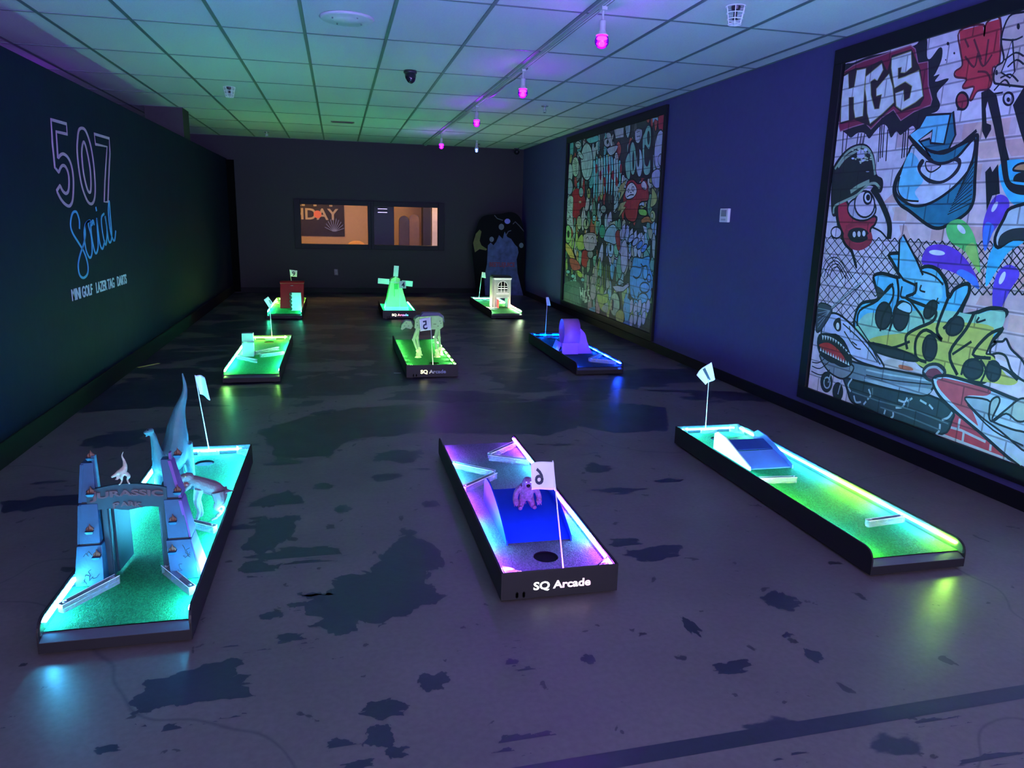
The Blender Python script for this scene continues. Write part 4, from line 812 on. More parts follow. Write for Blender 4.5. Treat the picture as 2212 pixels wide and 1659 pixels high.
# round diffuser
t = thing('ceiling_diffuser', (.10, 5.72, HC), 'round white air diffuser near the top of the view, left of the track', 'vent')
q = MB(); q.lathe([(.185, 0), (.19, -.006), (.175, -.018), (.15, -.014), (.14, -.02), (.10, -.016), (.09, -.024), (.02, -.03), (.0, -.03)], (.10, 5.72, HC), 40); q.build('rings', m_fix, t, smooth=True)
q = MB(); 
for k in range(4): a_ = k*PI/2+.6; q = MB(); q.lathe([(.006, -.016), (.006, -.026), (0, -.027)], (.10+.12*math.cos(a_), 5.72+.12*math.sin(a_), HC), 8); q.build('screw', m_screw, t)
# dome camera
t = thing('dome_camera', (.706, 7.5, HC), 'black dome security camera on the middle of the ceiling', 'camera')
q = MB(); q.lathe([(.062, 0), (.064, -.02), (.055, -.03)], (.706, 7.5, HC), 24); q.build('base_ring', m_darkplastic, t, smooth=True)
q = MB(); q.tube([(.706, 7.5, HC-.02), (.708, 7.49, HC-.06), (.712, 7.47, HC-.095), (.714, 7.46, HC-.115)], [.055, .052, .036, .012], 18); q.build('dome', mat('dome_black', (.015, .012, .02), .08), t, smooth=True)
t = thing('corner_camera', (3.45, 14.7, HC), 'small black security camera in the back right ceiling corner', 'camera')
q = MB(); q.lathe([(.05, 0), (.05, -.02), (.02, -.03)], (3.45, 14.7, HC), 18); q.build('mount', m_darkplastic, t)
q = MB(); q.ball((3.45, 14.68, HC-.065), .055, 16, 10); q.build('dome', MATS['dome_black'], t, smooth=True)
# return air slot
c0 = onZ(740, 263, HC)
t = thing('return_grille', (c0.x, c0.y, HC), 'small brown rectangular air grille far down the ceiling', 'vent')
q = MB(); q.box(c0.x-.17, c0.x+.17, c0.y-.06, c0.y+.06, HC-.012, HC-.002); q.build('frame', mat('grille_brown', (.09, .06, .035), .5), t)
q = MB()
for k in range(5): q.box(c0.x-.15, c0.x+.15, c0.y-.048+k*.021, c0.y-.042+k*.021, HC-.016, HC-.011)
q.build('slat', mat('grille_slat', (.05, .035, .025), .5), t)
# sprinklers
for k, (px, py, lb) in enumerate(((1177, 229, 'pendent sprinkler head between the track and the far mural'), (1032, 311, 'pendent sprinkler head close to the back wall'), (576, 285, 'pendent sprinkler head at the left of the back wall'))):
    c0 = onZ(px, py, HC); t = thing('sprinkler', (c0.x, c0.y, HC), lb, 'sprinkler', 'ceiling sprinklers')
    q = MB(); q.lathe([(.045, 0), (.04, -.008), (.015, -.012)], (c0.x, c0.y, HC), 18); q.build('escutcheon', m_screw, t, smooth=True)
    q = MB(); q.tube([(c0.x, c0.y, HC-.01), (c0.x, c0.y, HC-.05)], .009, 8); q.tube([(c0.x-.014, c0.y, HC-.035), (c0.x-.018, c0.y, HC-.055), (c0.x, c0.y, HC-.075), (c0.x+.018, c0.y, HC-.055), (c0.x+.014, c0.y, HC-.035)], .003, 6); q.lathe([(.018, -.075), (.02, -.079), (0, -.08)], (c0.x, c0.y, HC), 12); q.build('head', m_screw, t)
# caged lamps
for k, (px, py, lb) in enumerate(((1590, 14, 'white wire cage guard at the top of the view near the right wall'), (495, 188, 'white wire cage guard on the left half of the ceiling'))):
    c0 = onZ(px, py, HC); x, y = c0.x, c0.y; t = thing('wire_guard', (x, y, HC), lb, 'guard', 'caged ceiling sprinklers')
    q = MB(); N = 6
    for zz, r_ in ((-.002, .062), (-.04, .054), (-.075, .047), (-.105, .040)):
        q.tube([(x+r_*math.cos(a_*PI/9), y+r_*math.sin(a_*PI/9), HC+zz) for a_ in range(19)], .0028, 5)
    for j in range(N): a_ = j*2*PI/N; q.tube([(x+.062*math.cos(a_), y+.062*math.sin(a_), HC-.001), (x+.040*math.cos(a_), y+.040*math.sin(a_), HC-.105), (x, y, HC-.108)], .0028, 5)
    q.build('wire_cage', m_white, t)
    q = MB(); q.lathe([(.03, 0), (.026, -.02), (.012, -.025), (.012, -.07), (.02, -.075), (0, -.078)], (x, y, HC), 12); q.build('sprinkler_head', m_darkplastic, t)

# ================================================================ MINI GOLF LANES
LW = .49; LH = .13; LD = .072
def turf_mat(name, c0_, c1_):
    m = bpy.data.materials.new(name); m.use_nodes = True; nt = m.node_tree; L = nt.links; b = nt.nodes['Principled BSDF']
    tc = nt.nodes.new('ShaderNodeTexCoord'); mp = nt.nodes.new('ShaderNodeMapping'); mp.inputs['Scale'].default_value = (1, .55, 1); L.new(tc.outputs['Object'], mp.inputs[0])
    n = nt.nodes.new('ShaderNodeTexNoise'); n.inputs['Scale'].default_value = 190; n.inputs['Detail'].default_value = 5; n.inputs['Roughness'].default_value = .7; L.new(mp.outputs[0], n.inputs['Vector'])
    r = nt.nodes.new('ShaderNodeValToRGB'); r.color_ramp.elements[0].position = .35; r.color_ramp.elements[0].color = (*c0_, 1); r.color_ramp.elements[1].position = .66; r.color_ramp.elements[1].color = (*c1_, 1)
    L.new(n.outputs['Fac'], r.inputs[0]); L.new(r.outputs[0], b.inputs['Base Color']); b.inputs['Roughness'].default_value = .85; b.inputs['Specular IOR Level'].default_value = .2
    bp = nt.nodes.new('ShaderNodeBump'); bp.inputs['Strength'].default_value = .9; bp.inputs['Distance'].default_value = .006; L.new(n.outputs['Fac'], bp.inputs['Height']); L.new(bp.outputs[0], b.inputs['Normal'])
    return m
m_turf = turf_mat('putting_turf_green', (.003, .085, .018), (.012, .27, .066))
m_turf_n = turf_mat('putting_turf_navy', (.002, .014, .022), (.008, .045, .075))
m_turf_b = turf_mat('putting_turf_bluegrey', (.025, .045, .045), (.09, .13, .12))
m_hole = mat('cup_black', (.0015, .0015, .002), .6, spec=.1)
CY = (0.07, .50, 1.0); YE = (.42, .95, .08); GN = (.02, .88, .36); PU = (.30, .04, 1.0); MG = (.9, .04, .9); BU = (.01, .06, 1.0); PK = (.95, .15, .6)
class Lane:
    def __init__(s, xc, ya, L, flip, label): s.xc, s.ya, s.L, s.flip = xc, ya, L, flip; s.root = thing('mini_golf_lane', (xc, ya+L/2, 0), label, 'mini golf lane', 'portable mini golf lanes')
    def w(s, x, y, z=0): return (s.xc-x, s.ya+s.L-y, z) if s.flip else (s.xc+x, s.ya+y, z)
def lane(xc, ya, L, flip, label, stops, dots=None, turf=None, hole=None, mul=1., end=True, corner=True):
    s = Lane(xc, ya, L, flip, label); R = s.root; hw = LW/2; turf = turf or m_turf
    fx = lambda q: (setattr(q, 'v', [s.w(*p_) for p_ in q.v]), q)[1]
    q = MB(); q.prism([(0, .012), (0, .05), (.035, LD-.003), (L-.008, LD-.003), (L-.008, .012)], lambda a, b: (-hw+.007, a, b), lambda a, b: (hw-.007, a, b)); fx(q).build('base', m_black, R, bevel=.0015)
    q = MB(); q.prism([(-.001, .0505), (.036, LD-.0025), (.036, LD-.0005), (-.002, .053)], lambda a, b: (-hw+.007, a, b), lambda a, b: (hw-.007, a, b)); fx(q).build('entry_lip', m_lip, R)
    q = MB()
    for sx in (-1, 1):
        for yy in (.06, L-.06): q.box(sx*(hw-.05)-.015, sx*(hw-.05)+.015, yy-.015, yy+.015, 0, .0122)
    fx(q).build('foot_pad', m_darkplastic, R)
    prof = [(0, .012), (0, .075)]+[(.06-.06*math.cos(a*PI/12), .075+(LH-.075)*math.sin(a*PI/12)) for a in range(1, 6)]+[(.06, LH), (L, LH), (L, .012)]
    for sx in (-1, 1):
        q = MB(); x_ = sx*hw; q.prism(prof, lambda a, b: (x_, a, b), lambda a, b: (x_-sx*.007, a, b)); fx(q).build('side_panel', m_black, R, bevel=.001)
        q = MB(); pr2 = [(max(.01, a), max(b, LD)-.004 if b > .08 else LD) for a, b in prof]; pr2[-2] = (L-.008, LH-.004); pr2[-1] = (L-.008, LD)
        q.prism(pr2, lambda a, b: (x_-sx*.0075, a, b), lambda a, b: (x_-sx*.0105, a, b)); fx(q).build('led_glow_liner', m_liner, R)  # added strip that catches the LED light on the panel's inner side
    q = MB(); q.box(-hw+.007, hw-.007, L-.007, L, .012, LH); fx(q).build('end_panel', m_black, R, bevel=.001)
    # turf with a round cut-out
    hx, hy, hr = hole or (0, L-.16, .052); q = MB(); x0, x1, yA, yB = -hw+.011, hw-.011, .034, L-.008; z = LD+.004; N = 32
    ring = [(hx+hr*math.cos(2*PI*k/N), hy+hr*math.sin(2*PI*k/N)) for k in range(N)]; S_ = hr*1.6
    sq = []
    for k in range(N):
        c, d = math.cos(2*PI*k/N), math.sin(2*PI*k/N); m_ = max(abs(c), abs(d)); sq.append((hx+S_*c/m_, hy+S_*d/m_))
    q.add([(a, b, z) for a, b in ring+sq], [(k, N+k, N+(k+1) % N, (k+1) % N) for k in range(N)])
    for a0, a1, b0, b1 in ((x0, x1, yA, hy-S_), (x0, x1, hy+S_, yB), (x0, hx-S_, hy-S_, hy+S_), (hx+S_, x1, hy-S_, hy+S_)): q.add([(a0, b0, z), (a1, b0, z), (a1, b1, z), (a0, b1, z)], [(0, 1, 2, 3)])
    fx(q).build('turf', turf, R)
    q = MB(); q.add([(a, b, z) for a, b in ring]+[(a, b, LD-.002) for a, b in ring], [(k, (k+1) % N, N+(k+1) % N, N+k) for k in range(N)]); q.add([(a, b, LD-.0019) for a, b in ring], [tuple(range(N))]); fx(q).build('hole_cup', m_hole, R)
    # LED strips
    y_lo, y_hi = (ya, ya+L); lm = led_mat('led_'+str(len(bpy.data.materials)), stops, y_lo, y_hi, 'Y', dots, mul)
    for sx in (-1, 1):
        q = MB(); xa = sx*(hw-.0108); q.box(min(xa, xa-sx*.006), max(xa, xa-sx*.006), .05, L-.03, .102, .109); fx(q).build('led_strip', lm, R)
    if end:
        q = MB(); q.box(-hw+.05, hw-.05, L-.016, L-.009, .102, .109); fx(q).build('led_strip', led_mat('led_end_'+str(len(bpy.data.materials)), [(0, stops[0 if flip else -1][1]), (1, stops[0 if flip else -1][1])], 0, 1, 'X', (.16, .5, .02) if dots else None, mul), R)
    if corner:
        for sx in (-1, 1):
            q = MB(); a = (sx*(hw-.014), L-.085); b = (sx*(hw-.085), L-.012); q.bar(a, b, .006, LD+.005, LH-.004); q.bar((a[0], a[1]), (a[0]-sx*.001, L-.012), .003, LH-.007, LH-.004); fx(q).build('corner_block', m_acr, R)
    # flag bracket with two screws
    q = MB(); q.box(-.06, .06, L-.03, L-.012, LD+.005, LD+.03); fx(q).build('flag_bracket', m_acr, R)
    q = MB()
    for sx in (-1, 1): q = MB(); q.lathe([(.006, 0), (.006, .003), (.003, .005), (0, .005)], (sx*.048, L-.021, LD+.03), 8); fx(q).build('screw', m_screw, R)
    if flip:
        for k, sh in enumerate((0, 1)):
            q = MB(); cx_ = .175-.028*k if False else -(-.18+.028*k); q.box(cx_-.006, cx_+.006, L, L+.0015, .022, .040); q.box(cx_-.0035, cx_+.0035, L, L+.0015, .018, .044); fx(q).build('power_port', m_hole, R)
    return s
def rail(s, a, b, h=.034, wd=.026):
    q = MB(); q.bar(a, b, wd, LD+.004, LD+.004+h); q.build('bumper_rail', m_acr, s.root, bevel=.0015)
    r_ = s.root; q = MB(); A_ = V(*a, 0); B_ = V(*b, 0); d = (B_-A_).normalized()*.02
    for p_ in (A_+d, B_-d): q = MB(); q.lathe([(.007, 0), (.007, .003), (.0, .006)], (p_.x, p_.y, LD+.004+h), 10); q.build('rail_screw', m_screw, r_)
    e = MB(); n_ = V(-d.y, d.x, 0).normalized()*wd/2
    for sg in (-1, 1): e.tube([A_+n_*sg+V(0, 0, LD+.004+h), B_+n_*sg+V(0, 0, LD+.004+h)], .0012, 5)
    e.build('polished_edge', mat('acrylic_edge', (.85, .9, .95), .2), r_)
def sq_text(s, cols):
    """lit lettering on the end panel of a lane facing the camera"""
    y = s.ya-.0015
    vs, fs = text2d('SQ Arcade', 1., .03); a, c, d, e = bounds(vs); X0, X1 = s.xc-.113, s.xc+.128; Z0, Z1 = .040, .082
    q = MB(); q.add([(X0+(v[0]-a)/(c-a)*(X1-X0), y, Z0+(v[1]-d)/(e-d)*(Z1-Z0)) for v in vs], fs)
    m = led_mat('lit_lettering_'+str(len(bpy.data.materials)), [(k/(len(cols)-1), c_) for k, c_ in enumerate(cols)], X0, X1, 'X'); [n for n in m.node_tree.nodes if n.type == 'EMISSION'][0].inputs[1].default_value = 1.
    q.build('lit_lettering', m, s.root)
def flag(base, top, quad, num, mir, label, nscale=.6, noff=(0, 0), sag=.012, ncol=None, dark=False):
    """quad: TL, TR, BR, BL corners (x,z) of the cloth in the plane y"""
    y = top[1]; t = thing('golf_flag', base, label, 'flag', 'numbered golf flags')
    q = MB(); q.tube([base, top], .0028, 8); q.build('pole', mat('flag_pole_white', (.75, .75, .78), .3), t, smooth=True)
    def S2(u, v_):
        a, b, c, d = [V(*k) for k in quad]; p_ = (a*(1-u)+b*u)*(1-v_)+(d*(1-u)+c*u)*v_
        return (p_.x, y-.004+sag*math.sin(u*PI*1.3+v_*.8), p_.y)
    N = 10; q = MB(); q.add([S2(i/N, j/N) for j in range(N+1) for i in range(N+1)], [(j*(N+1)+i, j*(N+1)+i+1, (j+1)*(N+1)+i+1, (j+1)*(N+1)+i) for j in range(N) for i in range(N)])
    q.build('cloth', mat('flag_cloth', (.72, .74, .80), .8), t, smooth=True, solid=.0008)
    if num:
        vs, fs = text2d(num, 1., .02); a, c, d, e = bounds(vs); ar = (c-a)/(e-d); q = MB()
        def mp(v, off):
            u = ((v[0]-(a+c)/2)/(e-d))*nscale*(-1 if mir else 1)+.5+noff[0]; w_ = .5-((v[1]-(d+e)/2)/(e-d))*nscale+noff[1]; x_, y_, z_ = S2(u, w_); return (x_, y_+off, z_)
        q.add([mp(v, -.0022) for v in vs], fs); q.build('number', mat('flag_number_navy', (.012, .02, .06), .6), t)
    return t
L1 = lane(-.785, 2.545, 1.965, False, 'cyan-lit mini golf lane at the front left, carrying the stone gate and dinosaurs', [(0, (.06, .52, 1.0)), (.5, (.06, .58, .95)), (1, (.06, .48, 1))], mul=1.5)
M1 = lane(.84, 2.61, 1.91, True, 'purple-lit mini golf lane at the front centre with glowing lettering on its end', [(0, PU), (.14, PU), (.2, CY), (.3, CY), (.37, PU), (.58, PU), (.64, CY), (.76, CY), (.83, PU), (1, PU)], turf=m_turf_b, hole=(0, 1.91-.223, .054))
R1 = lane(2.48, 2.535, 1.98, False, 'cyan and yellow-lit mini golf lane at the front right beside the large mural', [(0, YE), (.07, YE), (.14, CY), (.24, CY), (.32, YE), (.44, YE), (.52, CY), (.86, CY), (.92, (.2, .9, .5)), (1, CY)])
L2 = lane(-.785, 6.80, 1.96, False, 'green-lit mini golf lane in the middle row, left, with a white upright block', [(0, YE), (.12, GN), (.25, (.1, .8, .9)), (.4, GN), (.6, (.3, .9, .3)), (.75, (.1, .7, .9)), (.9, GN), (1, YE)], mul=.7)
M2 = lane(.84, 6.84, 1.85, True, 'mini golf lane in the middle row, centre, with spaced yellow-green lights and the walking robot', [(0, (.38, .93, .20)), (1, (.30, .93, .26))], dots=(.21, .36, .004), mul=.9, hole=(-.06, 1.5, .05))
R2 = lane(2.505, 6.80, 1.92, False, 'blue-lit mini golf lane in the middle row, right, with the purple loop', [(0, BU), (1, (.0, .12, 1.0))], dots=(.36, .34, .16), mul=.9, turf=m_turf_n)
L3 = lane(-.78, 11.03, 1.75, False, 'green-lit mini golf lane in the back row, left, with the red barn front', [(0, (.05, .9, .5)), (.4, GN), (.7, (.6, .95, .1)), (1, YE)], mul=.6)
M3 = lane(.86, 10.99, 1.38, True, 'teal-lit mini golf lane in the back row, centre, carrying the windmill', [(0, (.02, .9, .3)), (.5, (.02, .95, .18)), (1, (.1, .8, .7))], mul=.7)
R3 = lane(2.49, 10.97, 1.93, False, 'green and white-lit mini golf lane in the back row, right, carrying the white toy building', [(0, (.6, .9, .5)), (.2, (.8, .9, .6)), (.4, (.9, .5, .4)), (.55, (.6, .9, .2)), (.8, GN), (1, (.3, .9, .7))], mul=.6)
sq_text(M1, [(2, 2, 2), (1.8, 2, 2), (2, 1.2, 2), (2, 1.6, 2), (2, 1.1, 1.8)])
sq_text(M2, [(3, 3, 1.4), (3, 2.8, 1.2), (.35, .36, .5), (.12, .13, .3), (.11, .12, .32), (.10, .11, .34)])
sq_text(M3, [(2.5, 2.5, 1.6), (2.6, 2.2, 1.8), (2.4, .5, .8), (.8, .6, 1.8), (.1, 1.4, 1.6)])
for s, rs in ((L1, (((-1.005, 2.70), (-.870, 2.905)), ((-.712, 2.965), (-.572, 2.755)), ((-.735, 3.445), (-.575, 3.33)), ((-1.01, 3.80), (-.80, 3.83)))),
              (M1, (((.612, 4.05), (.825, 3.865)), ((.615, 3.645), (.825, 3.835)), ((1.065, 4.385), (.86, 4.18)), ((.855, 4.15), (1.07, 4.02)))),
              (R1, (((2.25, 3.52), (2.50, 3.50)), ((2.475, 2.875), (2.70, 2.90)))),
              (L2, (((-1.01, 7.62), (-.80, 7.37)), ((-.86, 7.80), (-.65, 8.08)), ((-.79, 7.65), (-.575, 7.79)))),
              (R2, (((2.50, 7.12), (2.73, 7.40)), ((2.50, 7.10), (2.73, 6.95)))),
              (L3, (((-1.0, 12.4), (-.86, 12.2)), ((-.70, 12.5), (-.56, 12.3)))),
              (R3, (((2.27, 11.55), (2.45, 11.5)), ((2.55, 12.2), (2.72, 12.3))))):
    for a, b in rs: rail(s, a, b)
# flags
flag((-.781, 4.495, .105), (-.822, 4.45, .575), [(-.820, .572), (-.765, .566), (-.744, .431), (-.806, .457)], None, False, 'blue-lit folded flag on the front left lane behind the dinosaurs', sag=.03)
flag((.858, 2.632, .105), (.802, 2.66, .572), [(.712, .567), (.803, .570), (.810, .455), (.721, .453)], '6', True, 'white flag with a reversed 6 on the front centre lane', .62, (-.14, .02), .010)
flag((2.455, 4.50, .105), (2.436, 4.48, .50), [(2.341, .496), (2.436, .587), (2.471, .467), (2.423, .423)], '1', True, 'white flag with a reversed 1 on the front right lane', .8, (.05, -.02), .02)
flag((-.765, 8.745, .105), (-.778, 8.75, .56), [(-.835, .535), (-.785, .575), (-.735, .50), (-.772, .425)], '8', False, 'white tilted flag with an 8 on the middle left lane', .45, (.2, .1), .02)
flag((.848, 6.862, .105), (.826, 6.9, .576), [(.724, .554), (.826, .576), (.829, .457), (.732, .440)], '5', True, 'white flag with a reversed 5 in front of the robot', .72, (-.02, .05), .010)
flag((2.466, 8.705, .105), (2.466, 8.66, .578), [(2.447, .570), (2.470, .580), (2.50, .478), (2.463, .470)], None, False, 'lilac drooping flag on the blue-lit lane', sag=.03)
flag((-.74, 12.75, .105), (-.762, 12.3, .625), [(-.760, .622), (-.645, .608), (-.655, .509), (-.752, .515)], '9', False, 'white flag with a 9 above the red barn front', .7, (0, .05), .010)
flag((.862, 11.012, .105), (.866, 11.05, .56), [(.870, .559), (.962, .557), (.962, .450), (.868, .452)], '4', False, 'white flag with a 4 in front of the windmill', .72, (.05, 0), .008)
flag((2.402, 12.87, .105), (2.400, 12.6, .59), [(2.400, .587), (2.450, .583), (2.462, .485), (2.402, .495)], None, False, 'small white flag at the far left of the white toy building', sag=.03)

# ================================================================ STONE GATE on the front left lane
m_stone = mat('gate_stone_paint', (.008, .050, .115), .55, bump=(25, .6, .004), noise=(18, .35)); m_post = mat('gate_post_paint', (.007, .026, .040), .5, noise=(14, .3)); m_groove = mat('gate_groove_dark', (.01, .012, .015), .6)
m_slab = mat('gate_side_purple_light', (.14, .035, .22), .5, noise=(14, .3))  # purple lamp light on the right side, put into the colour
Z0 = LD+.006
G = thing('stone_gate', (-.80, 2.96, Z0), 'toy stone gate with torches, open doors and lettered arch on the front left lane', 'gate')
def quadring(x0, x1, y0_, y1_, z): return [(x0, y0_, z), (x1, y0_, z), (x1, y1_, z), (x0, y1_, z)]
flame_pts = {-1: [(195, 978), (195, 1056), (193, 1137), (208, 1192)], 1: [(383, 972), (383, 1052), (373, 1116), (372, 1181)]}
for sg in (-1, 1):
    if sg < 0: tiers = [(-1.016, -.914, 2.89, 3.03), (-.998, -.924, 2.925, 3.02), (-.986, -.932, 2.95, 3.01), (-.970, -.939, 2.972, 3.0)]
    else: tiers = [(-.674, -.570, 2.89, 3.03), (-.682, -.605, 2.925, 3.02), (-.685, -.633, 2.95, 3.01), (-.690, -.665, 2.972, 3.0)]
    zs = [Z0, .232, .392, .550]
    q = MB()
    for k in range(3):
        a, b = tiers[k], tiers[k+1]; sh = .006
        q.hexa(quadring(*a, zs[k]+(.006 if k else 0)), quadring(b[0]-sh, b[1]+sh, b[2]-sh, b[3]+sh, zs[k+1]))
    pil = q.build('pillar', m_stone, G, bevel=.002)
    q = MB()
    for k in (1, 2): a = tiers[k]; q = MB(); q.box(a[0]+.002, a[1]-.002, a[2]+.002, a[3]-.002, zs[k]-.001, zs[k]+.007); q.build('tier_groove', m_groove, pil)
    # crack lines
    q = MB(); rnd = random.Random(sg+5)
    for k in range(4):
        xx = rnd.uniform(tiers[0][0]+.02, tiers[0][1]-.02); zz = rnd.uniform(Z0+.02, .20); pts = []
        for j in range(6):
            tt = (zz-Z0)/(.232-Z0); pts.append((xx, tiers[0][2]+(tiers[1][2]-.006-tiers[0][2])*tt-.0012, zz)); xx = min(max(xx+rnd.uniform(-.014, .014), tiers[0][0]+.012), tiers[0][1]-.012); zz = min(max(zz+rnd.uniform(-.02, .02), Z0+.01), .22)
        q.tube(pts, .0012, 4)
    q.build('crack_line', m_groove, pil)
    # outer sloping slab and inner post
    xo = [(t_[0] if sg < 0 else t_[1]) for t_ in tiers]
    q = MB()
    for k in range(3):
        x_a, x_b = xo[k]+sg*.008, xo[k+1]+sg*.008
        q.hexa([(min(x_a, x_a-sg*.012), 2.91+k*.02, zs[k]+.003), (max(x_a, x_a-sg*.012), 2.91+k*.02, zs[k]+.003), (max(x_a, x_a-sg*.012), 3.03, zs[k]+.003), (min(x_a, x_a-sg*.012), 3.03, zs[k]+.003)],
               [(min(x_b, x_b-sg*.012), 2.92+k*.02, zs[k+1]-.004), (max(x_b, x_b-sg*.012), 2.92+k*.02, zs[k+1]-.004), (max(x_b, x_b-sg*.012), 3.02, zs[k+1]-.004), (min(x_b, x_b-sg*.012), 3.02, zs[k+1]-.004)])
    q.build('side_slab', m_slab if sg > 0 else m_stone, pil, bevel=.001)
    xi = -.922 if sg < 0 else -.686
    q = MB(); q.box(min(xi, xi-sg*.028), max(xi, xi-sg*.028), 2.965, 3.015, Z0, .415); q.box(min(xi, xi-sg*.028)+.004, max(xi, xi-sg*.028)-.004, 2.958, 2.966, Z0, .405); G_post = q.build('door_post', m_post, G, bevel=.0015)
    q = MB(); xt = -.934 if sg < 0 else -.664; q.hexa(quadring(xt-.002, xt+.010, 2.965, 2.995, .44), quadring(xt-.006 if sg < 0 else xt-.002, xt+.006, 2.97, 2.995, .575)); q.build('top_fin', m_stone if sg < 0 else m_slab, pil, bevel=.001)
    # torches: bracket ledge and flame
    for px, py in flame_pts[sg]:
        yy = 2.90 if py > 1150 else (2.93 if py > 1100 else (2.945 if py > 1000 else 2.975)); c0 = onY(px, py, yy)
        if py < 1000: c0 = onY(px, py, 2.98)
        q = MB(); q.hexa(quadring(c0.x-.010, c0.x+.010, c0.y-.010, c0.y+.02, c0.z-.030), quadring(c0.x-.015, c0.x+.015, c0.y-.016, c0.y+.02, c0.z-.018)); q.build('torch_bracket', m_stone, pil)
        q = MB()
        for dx, h_ in ((0, .030), (-.007, .018), (.007, .020), (.003, .024)): q.tube([(c0.x+dx, c0.y+.002, c0.z-.020), (c0.x+dx*1.3, c0.y+.002, c0.z-.010), (c0.x+dx*.7, c0.y+.002, c0.z-.020+h_)], [.005, .0055, .0008], 7)
        q.build('torch_flame', mat('flame_orange_plastic', (.12, .06, .035), .4), pil, smooth=True)
# doors swung inward
for sg, hx in ((-1, -.892), (1, -.718)):
    q = MB(); q.bar((hx, 3.0), (hx+.014*(-sg)+.012*(1 if sg < 0 else -1)*0, 3.155), .012, Z0+.002, .395); d_ = q.build('gate_door', m_post, G, bevel=.001)
    q = MB()
    for k in range(3): q.bar((hx-sg*.0065, 3.0+.045*k+.02), (hx-sg*.0065, 3.0+.045*k+.055), .003, Z0+.02, .375)
    q.build('door_panel', m_stone, d_)
# arched sign board with raised lettering
yS = 2.962; q = MB(); n = 14; xa, xb = -.962, -.678
top = [(xa+(xb-xa)*k/n, .443+.022*math.sin(PI*k/n)) for k in range(n+1)]; bot = [(xb+(xa-xb)*k/n, .358+(0 if k in (0, n) else .020*math.sin(PI*k/n)-.012*math.exp(-((k-n/2)/2.6)**2)*1.6)) for k in range(n+1)]
q.prism(top+bot, lambda a, b: (a, yS, b), lambda a, b: (a, yS-.016, b)); board = q.build('sign_board', m_post, G, bevel=.0015)
m_let = mat('letter_dull_red', (.09, .035, .045), .45); m_lete = mat('letter_edge', (.26, .22, .10), .45)
def arch_text(s, x0, x1, zc, h, big_first=True):
    vs, fs = text2d(s[0], 1., .03, False); vs2, fs2 = text2d(s[1:], .78, .03, False); b1 = bounds(vs); b2 = bounds(vs2)
    off = b1[1]+.04-b2[0]; allv = list(vs)+[(v[0]+off, v[1]) for v in vs2]; allf = list(fs)+[tuple(i+len(vs) for i in f) for f in fs2]
    a, c, d, e = bounds(allv); out = {}
    for nm, m_, y_, g_ in (('lettering_outline', m_lete, yS-.0165, .0012), ('lettering', m_let, yS-.0185, 0)):
        q = MB(); q.add([(x0+(v[0]-a)/(c-a)*(x1-x0), y_, zc+(v[1]-d)/(e-d)*h+.010*math.sin(PI*(v[0]-a)/(c-a))) for v in allv], allf)
        o_ = q.build(nm, m_, board, solid=.003 if nm == 'lettering' else .001)
        if g_: 
            cu = o_.modifiers.new('d', 'DISPLACE') if False else None
arch_text('JURASSIC', -.950, -.690, .397, .042); arch_text('PARK', -.872, -.768, .366, .024)

# ================================================================ DINOSAURS (each one continuous body)
m_dred = mat('dinosaur_maroon_grey', (.15, .085, .095), .5, bump=(120, .7, .003), noise=(12, .6)); m_dbl = mat('dinosaur_slate', (.045, .085, .11), .5, bump=(120, .7, .003), noise=(10, .6))
def arc(pts, n=5): return catmull(pts, n, False)
def rad(rs, n=5): return [r[0] for r in catmull([(r_,) for r_ in rs], n, False)]
# long-necked dinosaur behind the gate
t = thing('long_necked_dinosaur', (-.84, 3.86, Z0), 'large grey long-necked toy dinosaur with raised tail behind the gate', 'toy dinosaur')
q = MB()
q.tube(arc([(-.915, 3.77, .437), (-.908, 3.775, .41), (-.903, 3.78, .36), (-.895, 3.785, .30), (-.875, 3.80, .255), (-.845, 3.84, .28), (-.825, 3.87, .36), (-.818, 3.88, .44), (-.800, 3.88, .52), (-.772, 3.87, .595), (-.766, 3.87, .65), (-.772, 3.86, .71)]),
       rad([.012, .015, .020, .032, .056, .068, .058, .044, .027, .015, .009, .004]), 14)
q.ball((-.918, 3.765, .445), (.018, .016, .014), 12, 8); q.tube([(-.922, 3.76, .444), (-.944, 3.75, .438)], [.012, .008], 10); q.tube([(-.920, 3.765, .432), (-.940, 3.755, .418)], [.008, .004], 8)
for fx_, fy, hx_, hy_, hz in ((-.915, 3.82, -.895, 3.80, .25), (-.850, 3.78, -.86, 3.80, .25), (-.840, 3.95, -.83, 3.90, .33), (-.775, 3.92, -.79, 3.88, .34)):
    q.tube(arc([(hx_, hy_, hz), ((hx_+fx_)/2+.004, (hy_+fy)/2-.008, (hz+Z0)/2+.02), (fx_, fy, Z0+.02), (fx_, fy-.004, Z0+.006)]), rad([.040, .027, .019, .021]), 10)
q.build('body', m_dbl, t, remesh=.0042)
for sx in (-1, 1): q = MB(); q.ball((-.924, 3.765+sx*.014, .452), .0035, 8, 6); q.build('eye', m_hole, t, smooth=True)
